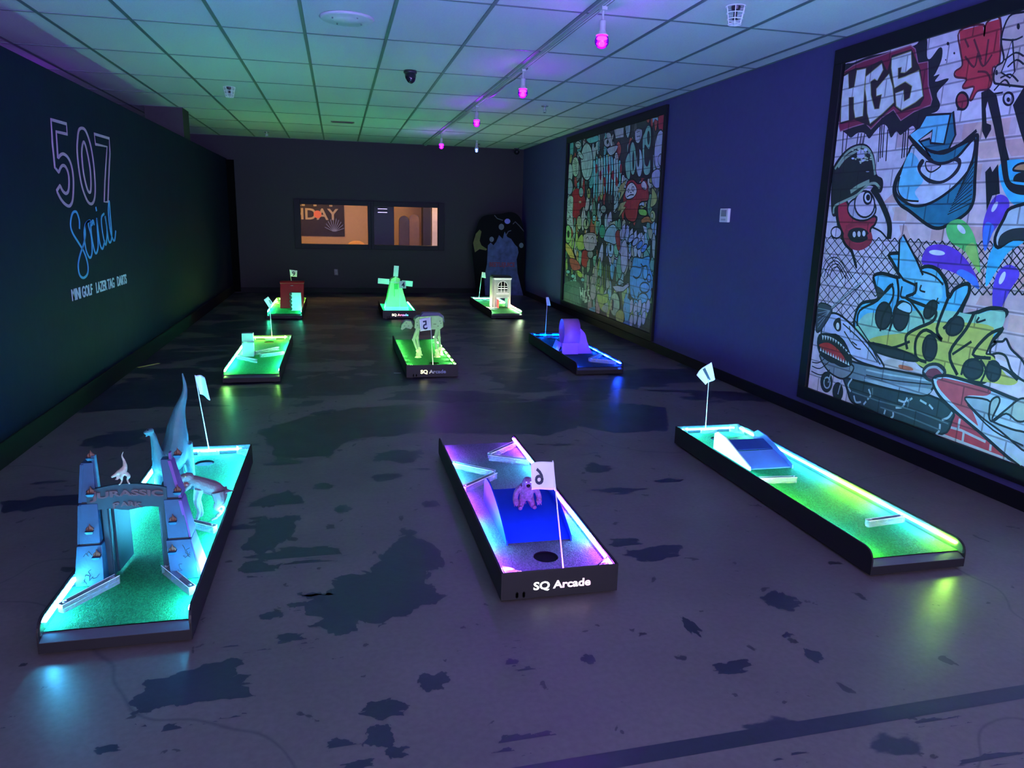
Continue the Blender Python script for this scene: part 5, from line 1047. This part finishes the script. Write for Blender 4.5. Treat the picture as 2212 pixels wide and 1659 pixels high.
# tyrannosaur right of the gate
t = thing('meat_eating_dinosaur', (-.62, 3.5, Z0), 'maroon and grey two-legged toy dinosaur with open jaws right of the gate', 'toy dinosaur')
q = MB()
q.tube(arc([(-.700, 3.49, .285), (-.680, 3.49, .275), (-.655, 3.495, .258), (-.625, 3.50, .238), (-.590, 3.505, .222), (-.560, 3.515, .207), (-.535, 3.525, .201), (-.512, 3.53, .198)]), rad([.020, .024, .031, .036, .034, .018, .007, .002]), 14)
q.tube(arc([(-.690, 3.49, .288), (-.712, 3.48, .296), (-.735, 3.47, .288), (-.748, 3.465, .278)]), rad([.022, .022, .017, .009]), 12, sx=.85)
q.ball((-.702, 3.475, .308), (.010, .006, .006), 8, 6)
q.tube(arc([(-.690, 3.485, .268), (-.706, 3.477, .250), (-.722, 3.468, .238), (-.734, 3.462, .236)]), rad([.015, .012, .010, .005]), 10, sx=1.1)
for dy, fx_ in ((-.022, -.602), (.035, -.588)):
    q.tube(arc([(-.578, 3.505+dy, .215), (-.572, 3.495+dy, .170), (-.588, 3.49+dy, .145), (-.572, 3.505+dy, .115), (fx_+.012, 3.495+dy, Z0+.018)]), rad([.032, .026, .014, .010, .009]), 10)
    for dx in (-.012, 0, .012): q.tube([(fx_+.014, 3.495+dy, Z0+.012), (fx_-.012, 3.487+dy+dx, Z0+.006)], [.007, .004], 6)
for dy, fx_ in ((-.016, -.683), (.03, -.670)):
    q.tube(arc([(-.660, 3.50+dy, .235), (-.675, 3.495+dy, .175), (-.668, 3.50+dy, .125), (fx_+.008, 3.49+dy, Z0+.015)]), rad([.024, .014, .010, .009]), 10)
    for dx in (-.010, .0, .010): q.tube([(fx_+.010, 3.49+dy, Z0+.011), (fx_-.010, 3.482+dy+dx, Z0+.006)], [.006, .0035], 6)
q.build('body', m_dred, t, remesh=.0032)
q = MB(); q.ball((-.716, 3.472, .265), (.016, .012, .012), 10, 8); q.build('mouth', mat('mouth_red', (.22, .01, .02), .4), t, smooth=True)
q = MB()
for k in range(6):
    x_ = -.744+k*.008; q.tube([(x_, 3.456+k*.003, .280-k*.001), (x_, 3.454+k*.003, .270)], [.002, .0003], 5); q.tube([(x_+.008, 3.458+k*.003, .244), (x_+.008, 3.456+k*.003, .252)], [.002, .0003], 5)
q.build('teeth', mat('tooth_ivory', (.5, .48, .40), .4), t)
q = MB(); q.ball((-.712, 3.464, .305), .0040, 8, 6); q.build('eye', mat('eye_yellow', (.5, .35, .1), .3), t, smooth=True)
# little dinosaur on the arch
c0 = onY(267, 1008, 2.955); x_, z_ = c0.x, .466
t = thing('small_dinosaur', (x_, 2.955, z_), 'tiny striped toy dinosaur with upright tail standing on top of the gate arch', 'toy dinosaur')
q = MB(); q.tube(arc([(x_-.030, 2.945, z_+.036), (x_-.018, 2.947, z_+.046), (x_-.004, 2.952, z_+.050), (x_+.004, 2.957, z_+.066), (x_+.002, 2.96, z_+.088), (x_-.004, 2.962, z_+.108), (x_+.002, 2.962, z_+.125)]), rad([.006, .009, .014, .009, .005, .003, .0012]), 10)
q.tube([(x_-.028, 2.944, z_+.038), (x_-.042, 2.938, z_+.032)], [.007, .004], 8)
for sx, dy in ((1, .0), (-1, -.006)): q.tube(arc([(x_, 2.953+dy, z_+.044), (x_+sx*.012+.004, 2.950+dy, z_+.030), (x_+sx*.009, 2.956+dy, z_+.014), (x_+sx*.014, 2.950+dy, z_+.002), (x_+sx*.018, 2.944+dy, z_+.001)]), rad([.009, .007, .004, .0035, .003]), 8)
for sx in (0, 1): q.tube([(x_-.018, 2.947+sx*.006, z_+.042), (x_-.024+sx*.006, 2.942, z_+.024), (x_-.030+sx*.006, 2.938, z_+.020)], [.004, .003, .0015], 6)
q.build('body', mat('small_dinosaur_skin', (.42, .40, .30), .5, noise=(90, .7)), t, remesh=.0018)

# ================================================================ FRONT CENTRE LANE: blue hump ramp and shaggy monster
m_blue_pl = mat('cobalt_blue_plastic', (.002, .035, .50), .6, spec=.12)
t = thing('hump_ramp', (.85, 3.25, Z0), 'glossy cobalt blue curved hump ramp with arched sides on the front centre lane', 'ramp')
pr = [(2.985, Z0), (3.04, Z0+.030), (3.12, Z0+.060), (3.22, Z0+.082), (3.32, Z0+.092), (3.42, Z0+.092)]
prf = catmull(pr, 5, False); x0, x1 = .703, .992
q = MB(); q.prism([*prf, (3.42, Z0+.086)]+[(a, b-.006) for a, b in reversed(prf[1:-1])]+[(2.99, Z0)], lambda a, b: (x0, a, b), lambda a, b: (x1, a, b)); q.build('curved_deck', m_blue_pl, t, smooth=False)
q = MB(); q.box(x0, x1, 3.412, 3.418, Z0, Z0+.086); q.build('back_wall', m_blue_pl, t)
for sx, x_ in ((-1, x0), (1, x1)):
    side = [(2.965, Z0)]+[(2.975+.0*0+(.50-.0)*u, Z0+.020+.125*math.sin(min(1, u*1.15)*PI/2)**.9) for u in [k/12 for k in range(0, 12)]]+[(3.475, Z0+.135), (3.50, Z0+.11), (3.50, Z0)]
    q = MB(); q.prism(side, lambda a, b: (x_+sx*.001, a, b), lambda a, b: (x_+sx*.008, a, b)); q.build('side_fin', m_blue_pl, t, bevel=.0015)
yb_, zb0 = 3.20, Z0+.0775
m_fur = mat('shaggy_fur_pink', (.15, .05, .17), .7, bump=(160, 1., .006), noise=(55, 1.0))
t = thing('shaggy_monster_figure', (.84, yb_, zb0), 'shaggy pink-lit toy monster with open mouth standing on the blue ramp', 'toy figure')
cx_ = .842; q = MB(); rnd = random.Random(12)
q.tube(arc([(cx_, yb_, zb0+.045), (cx_, yb_, zb0+.075), (cx_, yb_-.002, zb0+.10), (cx_, yb_-.004, zb0+.115)]), rad([.026, .034, .034, .022]), 14)
q.ball((cx_, yb_-.008, zb0+.128), (.026, .024, .024), 14, 10); q.ball((cx_, yb_-.006, zb0+.148), (.017, .016, .008), 12, 6)
for sx in (-1, 1):
    q.tube(arc([(cx_+sx*.026, yb_, zb0+.105), (cx_+sx*.048, yb_-.004, zb0+.085), (cx_+sx*.058, yb_-.012, zb0+.055), (cx_+sx*.056, yb_-.020, zb0+.042)]), rad([.016, .014, .013, .014]), 10)
    q.ball((cx_+sx*.056, yb_-.022, zb0+.038), (.015, .012, .012), 10, 8)
    q.tube(arc([(cx_+sx*.015, yb_, zb0+.05), (cx_+sx*.024, yb_-.004, zb0+.03), (cx_+sx*.030, yb_-.006, zb0+.010)]), rad([.020, .016, .014]), 10)
    q.tube([(cx_+sx*.030, yb_, zb0+.010), (cx_+sx*.036, yb_-.030, zb0+.008)], [.013, .010], 8)
    for dx in (-.008, 0, .008): q.tube([(cx_+sx*.056+dx, yb_-.024, zb0+.034), (cx_+sx*.056+dx*1.2, yb_-.032, zb0+.020)], [.004, .0025], 6)
for k in range(110):      # tufts
    a = rnd.uniform(0, 2*PI); zz = rnd.uniform(.03, .125); r_ = .033*(1-.25*abs(zz-.08)/.05); px_, py_ = cx_+r_*math.cos(a), yb_+r_*.85*math.sin(a)
    q.tube([(px_, py_, zb0+zz), (px_+.006*math.cos(a), py_+.006*math.sin(a), zb0+zz-.010)], [.0035, .001], 5)
q.build('body', m_fur, t, remesh=.0021)
q = MB(); q.ball((cx_, yb_-.030, zb0+.120), (.010, .006, .009), 10, 8); q.build('mouth', m_hole, t, smooth=True)
for sx in (-1, 1): q = MB(); q.ball((cx_+sx*.010, yb_-.029, zb0+.138), .0035, 8, 6); q.build('eye', m_white, t, smooth=True)

# ================================================================ FRONT RIGHT LANE: jump ramp
m_rampb = mat('ramp_blue_plastic', (.10, .22, .70), .4)
t = thing('jump_ramp', (2.48, 3.95, Z0), 'blue jump ramp with tall sides before the hole of the front right lane', 'ramp')
q = MB(); q.prism([(3.73, Z0), (3.73, Z0+.006), (3.92, Z0+.055), (3.925, Z0+.05)], lambda a, b: (2.345, a, b), lambda a, b: (2.62, a, b)); q.build('lower_deck', m_rampb, t)
q = MB(); q.prism([(3.935, Z0+.053), (3.935, Z0+.059), (4.05, Z0+.088), (4.05, Z0+.082)], lambda a, b: (2.345, a, b), lambda a, b: (2.62, a, b)); q.build('upper_deck', mat('ramp_deck_dark_blue', (.02, .05, .28), .25), t)
for x_, m_, nm in ((2.337, mat('ramp_side_white', (.72, .74, .72), .35), 'left_side'), (2.62, m_rampb, 'right_side')):
    q = MB(); q.prism([(3.715, Z0), (3.72, Z0+.022), (4.02, Z0+.115), (4.12, Z0+.122), (4.16, Z0+.10), (4.16, Z0)], lambda a, b: (x_, a, b), lambda a, b: (x_+.008, a, b)); q.build('side_fin', m_, t, bevel=.001)
q = MB(); q.prism([(2.345, Z0), (2.62, Z0), (2.62, Z0+.08), (2.55, Z0+.10), (2.42, Z0+.08), (2.345, Z0+.06)], lambda a, b: (a, 4.10, b), lambda a, b: (a, 4.105, b)); q.build('cross_brace', m_acr, t)

# ================================================================ MIDDLE ROW
t = thing('upright_block', (-.911, 7.70, Z0), 'white upright two-piece block at the left edge of the middle left lane', 'obstacle')
m_blk = mat('block_pale_grey', (.32, .30, .36), .4)
q = MB(); q.box(-.965, -.857, 7.70, 7.79, Z0, .217); q.build('lower_box', m_blk, t, bevel=.002)
q = MB(); q.box(-.965, -.857, 7.715, 7.79, .228, .312); q.build('upper_box', m_blk, t, bevel=.002)
q = MB(); q.box(-.968, -.854, 7.695, 7.793, .216, .229); q.build('shelf', m_acr, t)
# four-legged walking robot toy
m_rb = mat('robot_grey_plastic', (.24, .25, .23), .45, noise=(30, .15)); m_rd = mat('robot_detail_dark', (.05, .055, .05), .5)
YC = 7.56
t = thing('walking_robot_toy', (.87, YC, Z0), 'boxy grey four-legged walking robot toy with drooping head, middle centre lane', 'toy robot')
q = MB(); bx = [(.735, .385), (.742, .475), (.775, .500), (.985, .508), (1.025, .485), (1.03, .395), (1.0, .375), (.77, .366)]
q.prism(bx, lambda a, b: (a, YC-.07, b), lambda a, b: (a, YC+.07, b)); body = q.build('body', m_rb, t, bevel=.006)
q = MB(); q.prism([(.80, .50), (.83, .53), (1.0, .53), (1.04, .50), (1.045, .44), (1.03, .46)], lambda a, b: (a, YC-.03, b), lambda a, b: (a, YC+.075, b)); q.build('back_plate', mat('robot_back_purple', (.10, .09, .2), .5), t, bevel=.003)
q = MB()
for x_ in (.785, .905): q.box(x_, x_+.004, YC-.0725, YC-.069, .38, .50)
for x_, z_ in ((.755, .44), (.76, .41), (.93, .42), (.945, .42), (.99, .45), (1.0, .43), (.80, .40), (.97, .40)): q.box(x_, x_+.012, YC-.0725, YC-.069, z_, z_+.008)
q.build('panel_line', m_rd, body)
q = MB(); q.tube([(.742, YC, .43), (.715, YC, .425), (.695, YC, .415)], [.032, .026, .026], 12); q.build('neck', m_rd, t, smooth=True)
q = MB(); q.prism([(.705, .450), (.655, .452), (.610, .415), (.598, .372), (.612, .366), (.650, .382), (.700, .375), (.725, .40)], lambda a, b: (a, YC-.035, b), lambda a, b: (a, YC+.035, b)); hd = q.build('head', m_rb, t, bevel=.006)
q = MB()
for a, b in ((.65, .43), (.67, .40), (.63, .40)): q.box(a, a+.014, YC-.0365, YC-.034, b, b+.006)
q.box(.598, .604, YC-.025, YC+.025, .385, .395); q.build('visor', m_rd, hd)
m_ft = mat('robot_foot_cream', (.62, .60, .36), .45)
for (hx_, kx, fx_, yy, yf) in ((.775, .728, .772, YC-.062, 7.53), (.79, .775, .80, YC+.062, 7.68), (.975, .950, .968, YC-.062, 7.50), (.99, 1.005, 1.02, YC+.062, 7.66)):
    q = MB(); q.tube([(hx_, yy, .39), (kx, yy, .27)], [.023, .016], 8, sx=.6); q.tube([(kx, yy-.012, .265), (kx, yy+.012, .265)], .018, 14); q.tube([(kx, yy, .265), (fx_-.004, yy, .15)], [.015, .013], 8, sx=.6)
    lg = q.build('leg', m_rb, t, bevel=.001)
    q = MB(); q.tube([(fx_-.004, yy-.016, .148), (fx_-.004, yy+.016, .148)], .018, 12); q.lathe([(.014, .060), (.022, .040), (.022, .018), (.035, .003), (.035, 0.001)], (fx_, yy, Z0), 10); q.build('foot', m_ft, lg)
# loop on the blue lane
m_loop = mat('loop_violet_plastic', (.42, .13, .62), .4)
t = thing('loop_ramp', (2.45, 7.70, Z0), 'violet loop-the-loop ramp on the blue-lit middle right lane', 'ramp')
x0, x1 = 2.335, 2.515; q = MB(); n = 36; out = []; inn = []
for k in range(n+1):
    a = -PI*.5-2*PI*k/n*1.0; ry = .165; rz = .178; yc, zc = 7.715, Z0+.182
    sh = .075*(k/n); out.append((yc+ry*math.cos(a), zc+rz*math.sin(a), sh))
vs = [(x0+s_, y_, z_) for y_, z_, s_ in out]+[(x1+s_, y_, z_) for y_, z_, s_ in out]
q.add(vs, [(k, k+1, k+n+2, k+n+1) for k in range(n)]); q.build('loop_band', m_loop, t, smooth=True, solid=.004)
q = MB(); q.hexa([(x0-.004, 7.53, Z0), (x1-.004, 7.53, Z0), (x1-.004, 7.536, Z0), (x0-.004, 7.536, Z0)], [(x0-.004, 7.545, .20), (x1-.004, 7.545, .20), (x1-.004, 7.551, .20), (x0-.004, 7.551, .20)]); q.build('front_plate', m_loop, t)
q = MB(); q.prism([(x1+.0, Z0), (2.685, Z0), (2.655, Z0+.05), (2.62, Z0+.13), (2.60, Z0+.20), (2.585, Z0+.23), (x1+.02, Z0+.28), (x1+.0, Z0+.18)], lambda a, b: (a, 7.56, b), lambda a, b: (a, 7.566, b)); q.build('side_flare', m_loop, t)
q = MB(); prr = catmull([(7.57, Z0+.10), (7.62, Z0+.075), (7.72, Z0+.035), (7.86, Z0+.008), (7.98, Z0+.001)], 4, False); q.add([(2.53, a, b) for a, b in prr]+[(2.63, a, b) for a, b in prr], [(k, k+1, len(prr)+k+1, len(prr)+k) for k in range(len(prr)-1)]); q.build('exit_ramp', m_loop, t, smooth=True, solid=.003)
q = MB(); prr = catmull([(2.335, Z0+.12), (2.315, Z0+.07), (2.295, Z0+.02), (2.285, Z0)], 4, False); q.add([(a, 7.57, b) for a, b in prr]+[(a, 7.80, b) for a, b in prr], [(k, k+1, len(prr)+k+1, len(prr)+k) for k in range(len(prr)-1)]); q.build('entry_flare', m_loop, t, smooth=True, solid=.003)

# ================================================================ BACK ROW
m_red = mat('barn_red_plastic', (.42, .003, .010), .5, spec=.15)
t = thing('red_barn_front', (-.70, 11.75, Z0), 'dark red boxy obstacle with rounded top lip on the back left lane', 'obstacle')
q = MB(); q.hexa([(-.89, 11.72, Z0), (-.545, 11.72, Z0), (-.545, 11.95, Z0), (-.89, 11.95, Z0)], [(-.875, 11.78, .455), (-.53, 11.78, .455), (-.53, 11.95, .455), (-.875, 11.95, .455)]); q.build('body', m_red, t, bevel=.008)
q = MB(); q.tube([(-.88, 11.78, .462), (-.525, 11.78, .462)], .018, 12); q.box(-.88, -.525, 11.78, 11.95, .452, .478); q.build('top_lip', m_red, t, bevel=.004)
q = MB(); q.tube([(-.735, 11.765, .41), (-.72, 11.745, .418), (-.69, 11.745, .418), (-.675, 11.765, .41)], .005, 8); q.build('handle', m_screw, t)
t = thing('white_board', (-.63, 11.42, Z0), 'tall white panel with notched black edge in front of the red obstacle', 'board')
q = MB(); q.box(-.705, -.560, 11.42, 11.43, Z0, .345); q.build('panel', m_white, t, bevel=.001)
q = MB(); q.box(-.712, -.553, 11.418, 11.432, .345, .353); q.build('top_trim', m_darkplastic, t)
q = MB(); zz = Z0+.03
for k in range(5): q.ball((-.708, 11.417, zz+k*.055), (.018, .006, .026), 10, 6)
q.build('notched_edge', m_darkplastic, t)
for k, (x_, lb) in enumerate(((-.735, 'upper'), (-.74, 'lower'))): pass
# windmill
m_mill = mat('windmill_green_glow', (.55, .80, .35), .4); YM = 11.42  # green glow of the lit white tower is put into this colour
t = thing('windmill', (.852, YM, Z0), 'green-lit toy windmill with four white blades on the back centre lane', 'windmill')
q = MB(); z_t = .548; q.hexa([(.672, YM-.0, Z0), (1.030, YM, Z0), (1.030, YM+.30, Z0), (.672, YM+.30, Z0)], [(.772, YM+.05, z_t), (.905, YM+.05, z_t), (.905, YM+.20, z_t), (.772, YM+.20, z_t)]); q.build('tower', m_mill, t, bevel=.003)
q = MB(); q.prism([(.765, z_t), (.912, z_t), (.90, z_t+.008), (.842, z_t+.040), (.778, z_t+.008)], lambda a, b: (a, YM+.04, b), lambda a, b: (a, YM+.21, b)); q.build('roof', m_mill, t, bevel=.002)
q = MB(); q.box(.815, .875, YM+.014, YM+.034, .400, .480); q.build('window', mat('windmill_window_green', (.04, .35, .08), .4), t)
q = MB(); q.box(.815, .822, YM+.006, YM+.02, .29, .40); q.build('window_slit', MATS['windmill_window_green'], t)
q = MB(); q.hexa([(.668, YM-.012, Z0), (1.034, YM-.012, Z0), (1.034, YM, Z0), (.668, YM, Z0)], [(.676, YM-.010, Z0+.055), (1.026, YM-.010, Z0+.055), (1.026, YM, Z0+.055), (.676, YM, Z0+.055)]); q.build('skirting', m_white, t)
hubx, hubz, yb2 = .832, .505, YM+.022
q = MB(); q.tube([(hubx, yb2-.012, hubz), (hubx, YM+.06, hubz)], .010, 12); q.build('hub', m_white, t)
ang0 = math.radians(-5)
for k, (r0, r1, hw) in enumerate(((.09, .25, .036), (.09, .26, .040), (.06, .16, .03), (.10, .265, .040))):
    a = ang0+PI/2+k*PI/2; ux, uz = math.cos(a), math.sin(a); nx, nz = -uz, ux; q = MB()
    if k == 2: r0, r1 = .05, .2
    P_ = [(hubx+ux*r+nx*h_, hubz+uz*r+nz*h_) for r, h_ in ((r0, -hw), (r1, -hw), (r1, hw), (r0, hw))]
    q.prism(P_, lambda a_, b_: (a_, yb2-.006, b_), lambda a_, b_: (a_, yb2-.002, b_)); P_ = [(hubx+ux*r+nx*h_, hubz+uz*r+nz*h_) for r, h_ in ((0, -.005), (r0, -.005), (r0, .005), (0, .005))]
    q.prism(P_, lambda a_, b_: (a_, yb2-.006, b_), lambda a_, b_: (a_, yb2-.002, b_)); q.build('blade', m_white if k != 2 else m_mill, t, bevel=.001)
# white toy building
m_bld = mat('toy_building_grey', (.30, .32, .32), .5, bump=(60, .4, .003)); YB2 = 11.72
t = thing('toy_building', (2.575, YB2, Z0), 'white toy building with arched window, dark roof and red doors on the back right lane', 'toy building')
x0, x1 = 2.445, 2.712; q = MB()
q.box(x0, x0+.045, YB2, YB2+.22, Z0, .56); q.box(x1-.045, x1, YB2, YB2+.22, Z0, .56); q.box(x0+.045, x1-.045, YB2, YB2+.22, .235, .56); q.box(x0-.03, x0, YB2+.05, YB2+.25, Z0, .575)
bd = q.build('walls', m_bld, t, bevel=.002)
q = MB(); q.box(x0-.012, x1+.012, YB2-.014, YB2+.23, .545, .56); q.box(x0-.006, x1+.006, YB2-.008, YB2+.225, .53, .546); q.box(x0+.03, x1-.03, YB2-.008, YB2, .30, .312); q.box(x0+.03, x1-.03, YB2-.006, YB2, .235, .245); q.build('cornice', m_white, t, bevel=.001)
q = MB(); q.hexa([(x0-.035, YB2-.02, .561), (x1+.018, YB2-.02, .561), (x1+.018, YB2+.27, .561), (x0-.035, YB2+.27, .561)], [(x0-.01, YB2+.02, .592), (x1-.01, YB2+.02, .592), (x1-.01, YB2+.24, .592), (x0-.01, YB2+.24, .592)]); q.build('roof', mat('toy_roof_dark', (.03, .022, .022), .5), t)
xc = (x0+x1)/2; q = MB(); q.prism([(xc-.075, .33), (xc+.075, .33), (xc+.075, .43)]+[(xc+.075*math.cos(a_*PI/12), .43+.075*math.sin(a_*PI/12)) for a_ in range(1, 12)]+[(xc-.075, .43)], lambda a, b: (a, YB2-.003, b), lambda a, b: (a, YB2+.001, b)); wn = q.build('arched_window', m_hole, t)
q = MB()
for dx in (-.026, .026): q.box(xc+dx-.004, xc+dx+.004, YB2-.007, YB2-.002, .33, .495)
for z_ in (.33, .352, .385, .425): q.box(xc-.078, xc+.078, YB2-.007, YB2-.002, z_-.004, z_+(.012 if z_ == .385 else .004))
q.tube([(xc+.078*math.cos(a_*PI/14), YB2-.004, .43+.078*math.sin(a_*PI/14)) for a_ in range(15)], .005, 6); q.build('glazing_bar', m_white, wn)
for sg, x_ in ((-1, x0+.045), (1, x1-.045)):
    q = MB(); q.bar((x_, YB2-.001), (x_-sg*.008, YB2-.09), .006, Z0+.002, .225); q.build('red_door', mat('toy_door_red', (.65, .03, .05), .4), t, bevel=.001)

# ================================================================ LARGE STANDEE in the back right corner
YS = 14.35
t = thing('cardboard_standee', (3.05, YS, 0), 'large black and blue-grey graveyard standee in the back right corner', 'standee')
def SY(px, py): q_ = onY(px, py, YS); return (q_.x, q_.z)
outl = [(1030, 641), (1024, 580), (1020, 530), (1030, 490), (1040, 470), (1056, 464), (1080, 462), (1105, 458), (1122, 468), (1130, 490), (1134, 540), (1132, 590), (1132, 600), (1136, 641)]
outl = [SY(*p_) for p_ in outl]; outl = [(a, max(b, .003)) for a, b in outl]; outl = [outl[0]]+catmull(outl[1:-1], 3, False)+[outl[-1]]
q = MB(); q.prism(outl, lambda a, b: (a, YS, b), lambda a, b: (a, YS+.012, b)); q.build('backing_card', mat('standee_black', (.004, .0035, .006), .8, spec=.1), t)
m_rock = mat('standee_rock_print', (.05, .07, .21), .7, noise=(9, 1.0))
mound = [(1048, 641), (1046, 600), (1052, 570), (1054, 530), (1060, 524), (1066, 530), (1072, 522), (1078, 508), (1086, 516), (1090, 500), (1096, 512), (1104, 516), (1112, 528), (1118, 534), (1120, 545), (1116, 560), (1118, 590), (1124, 615), (1130, 641)]
mound = [SY(*p_) for p_ in mound]; mound = [(a, max(b, .004)) for a, b in mound]
q = MB(); q.prism(mound, lambda a, b: (a, YS-.0015, b), lambda a, b: (a, YS-.0003, b)); q.build('rock_print', m_rock, t)
q = MB(); 
for (cx0, cy0, r0) in ((1062, 517, 5), (1083, 490, 6), (1126, 530, 5)): a, b = SY(cx0, cy0); q.ball((a, YS-.004, b), (.045*r0/5, .004, .05*r0/5), 12, 8)
q.build('pale_boulder_print', mat('standee_pale', (.12, .14, .20), .7, noise=(30, .5)), t)
q = MB(); a, b = SY(1096, 478); q.ball((a, YS-.004, b), (.058, .004, .05), 14, 8); q.build('violet_disc_print', mat('standee_violet', (.25, .2, .8), .6), t)
q = MB(); 
for pts, r_ in (([(1068, 465), (1074, 472), (1086, 476)], .008), ([(1108, 484), (1113, 479), (1122, 488), (1132, 500)], .008), ([(1092, 510), (1098, 500), (1104, 498)], .008)): q.tube([(*SY(*p_), 0) for p_ in pts] and [(SY(*p_)[0], YS-.003, SY(*p_)[1]) for p_ in pts], r_, 6)
q.build('branch_print', mat('standee_branch', (.10, .095, .14), .7), t)
coat = [SY(*p_) for p_ in [(1026, 545), (1022, 525), (1028, 505), (1036, 496), (1040, 500), (1036, 520), (1040, 530), (1052, 538), (1050, 541), (1036, 538)]]
q = MB(); q.prism(coat, lambda a, b: (a, YS-.0015, b), lambda a, b: (a, YS-.0003, b)); q.build('yellow_drape_print', mat('standee_yellow', (.11, .10, .025), .7, noise=(12, .6)), t)
a0, b0 = SY(1057, 579); a1, b1 = SY(1112, 567)
wtext(t, 'BEETLEJUICE', (a0+a1)/2, YS-.0025, b0, .115, a1-a0, mat('standee_red', (.22, .02, .05), .6), 'red_lettering', .03, dy=.001)
q = MB(); q.prism([(YS+.013, 0), (YS+.30, 0), (YS+.013, .75)], lambda a, b: (2.98, a, b), lambda a, b: (3.0, a, b)); q.build('easel_back', mat('cardboard_brown', (.2, .14, .08), .8), t)

# tidy helper properties
for o in bpy.data.objects:
    if '_o' in o: del o['_o']
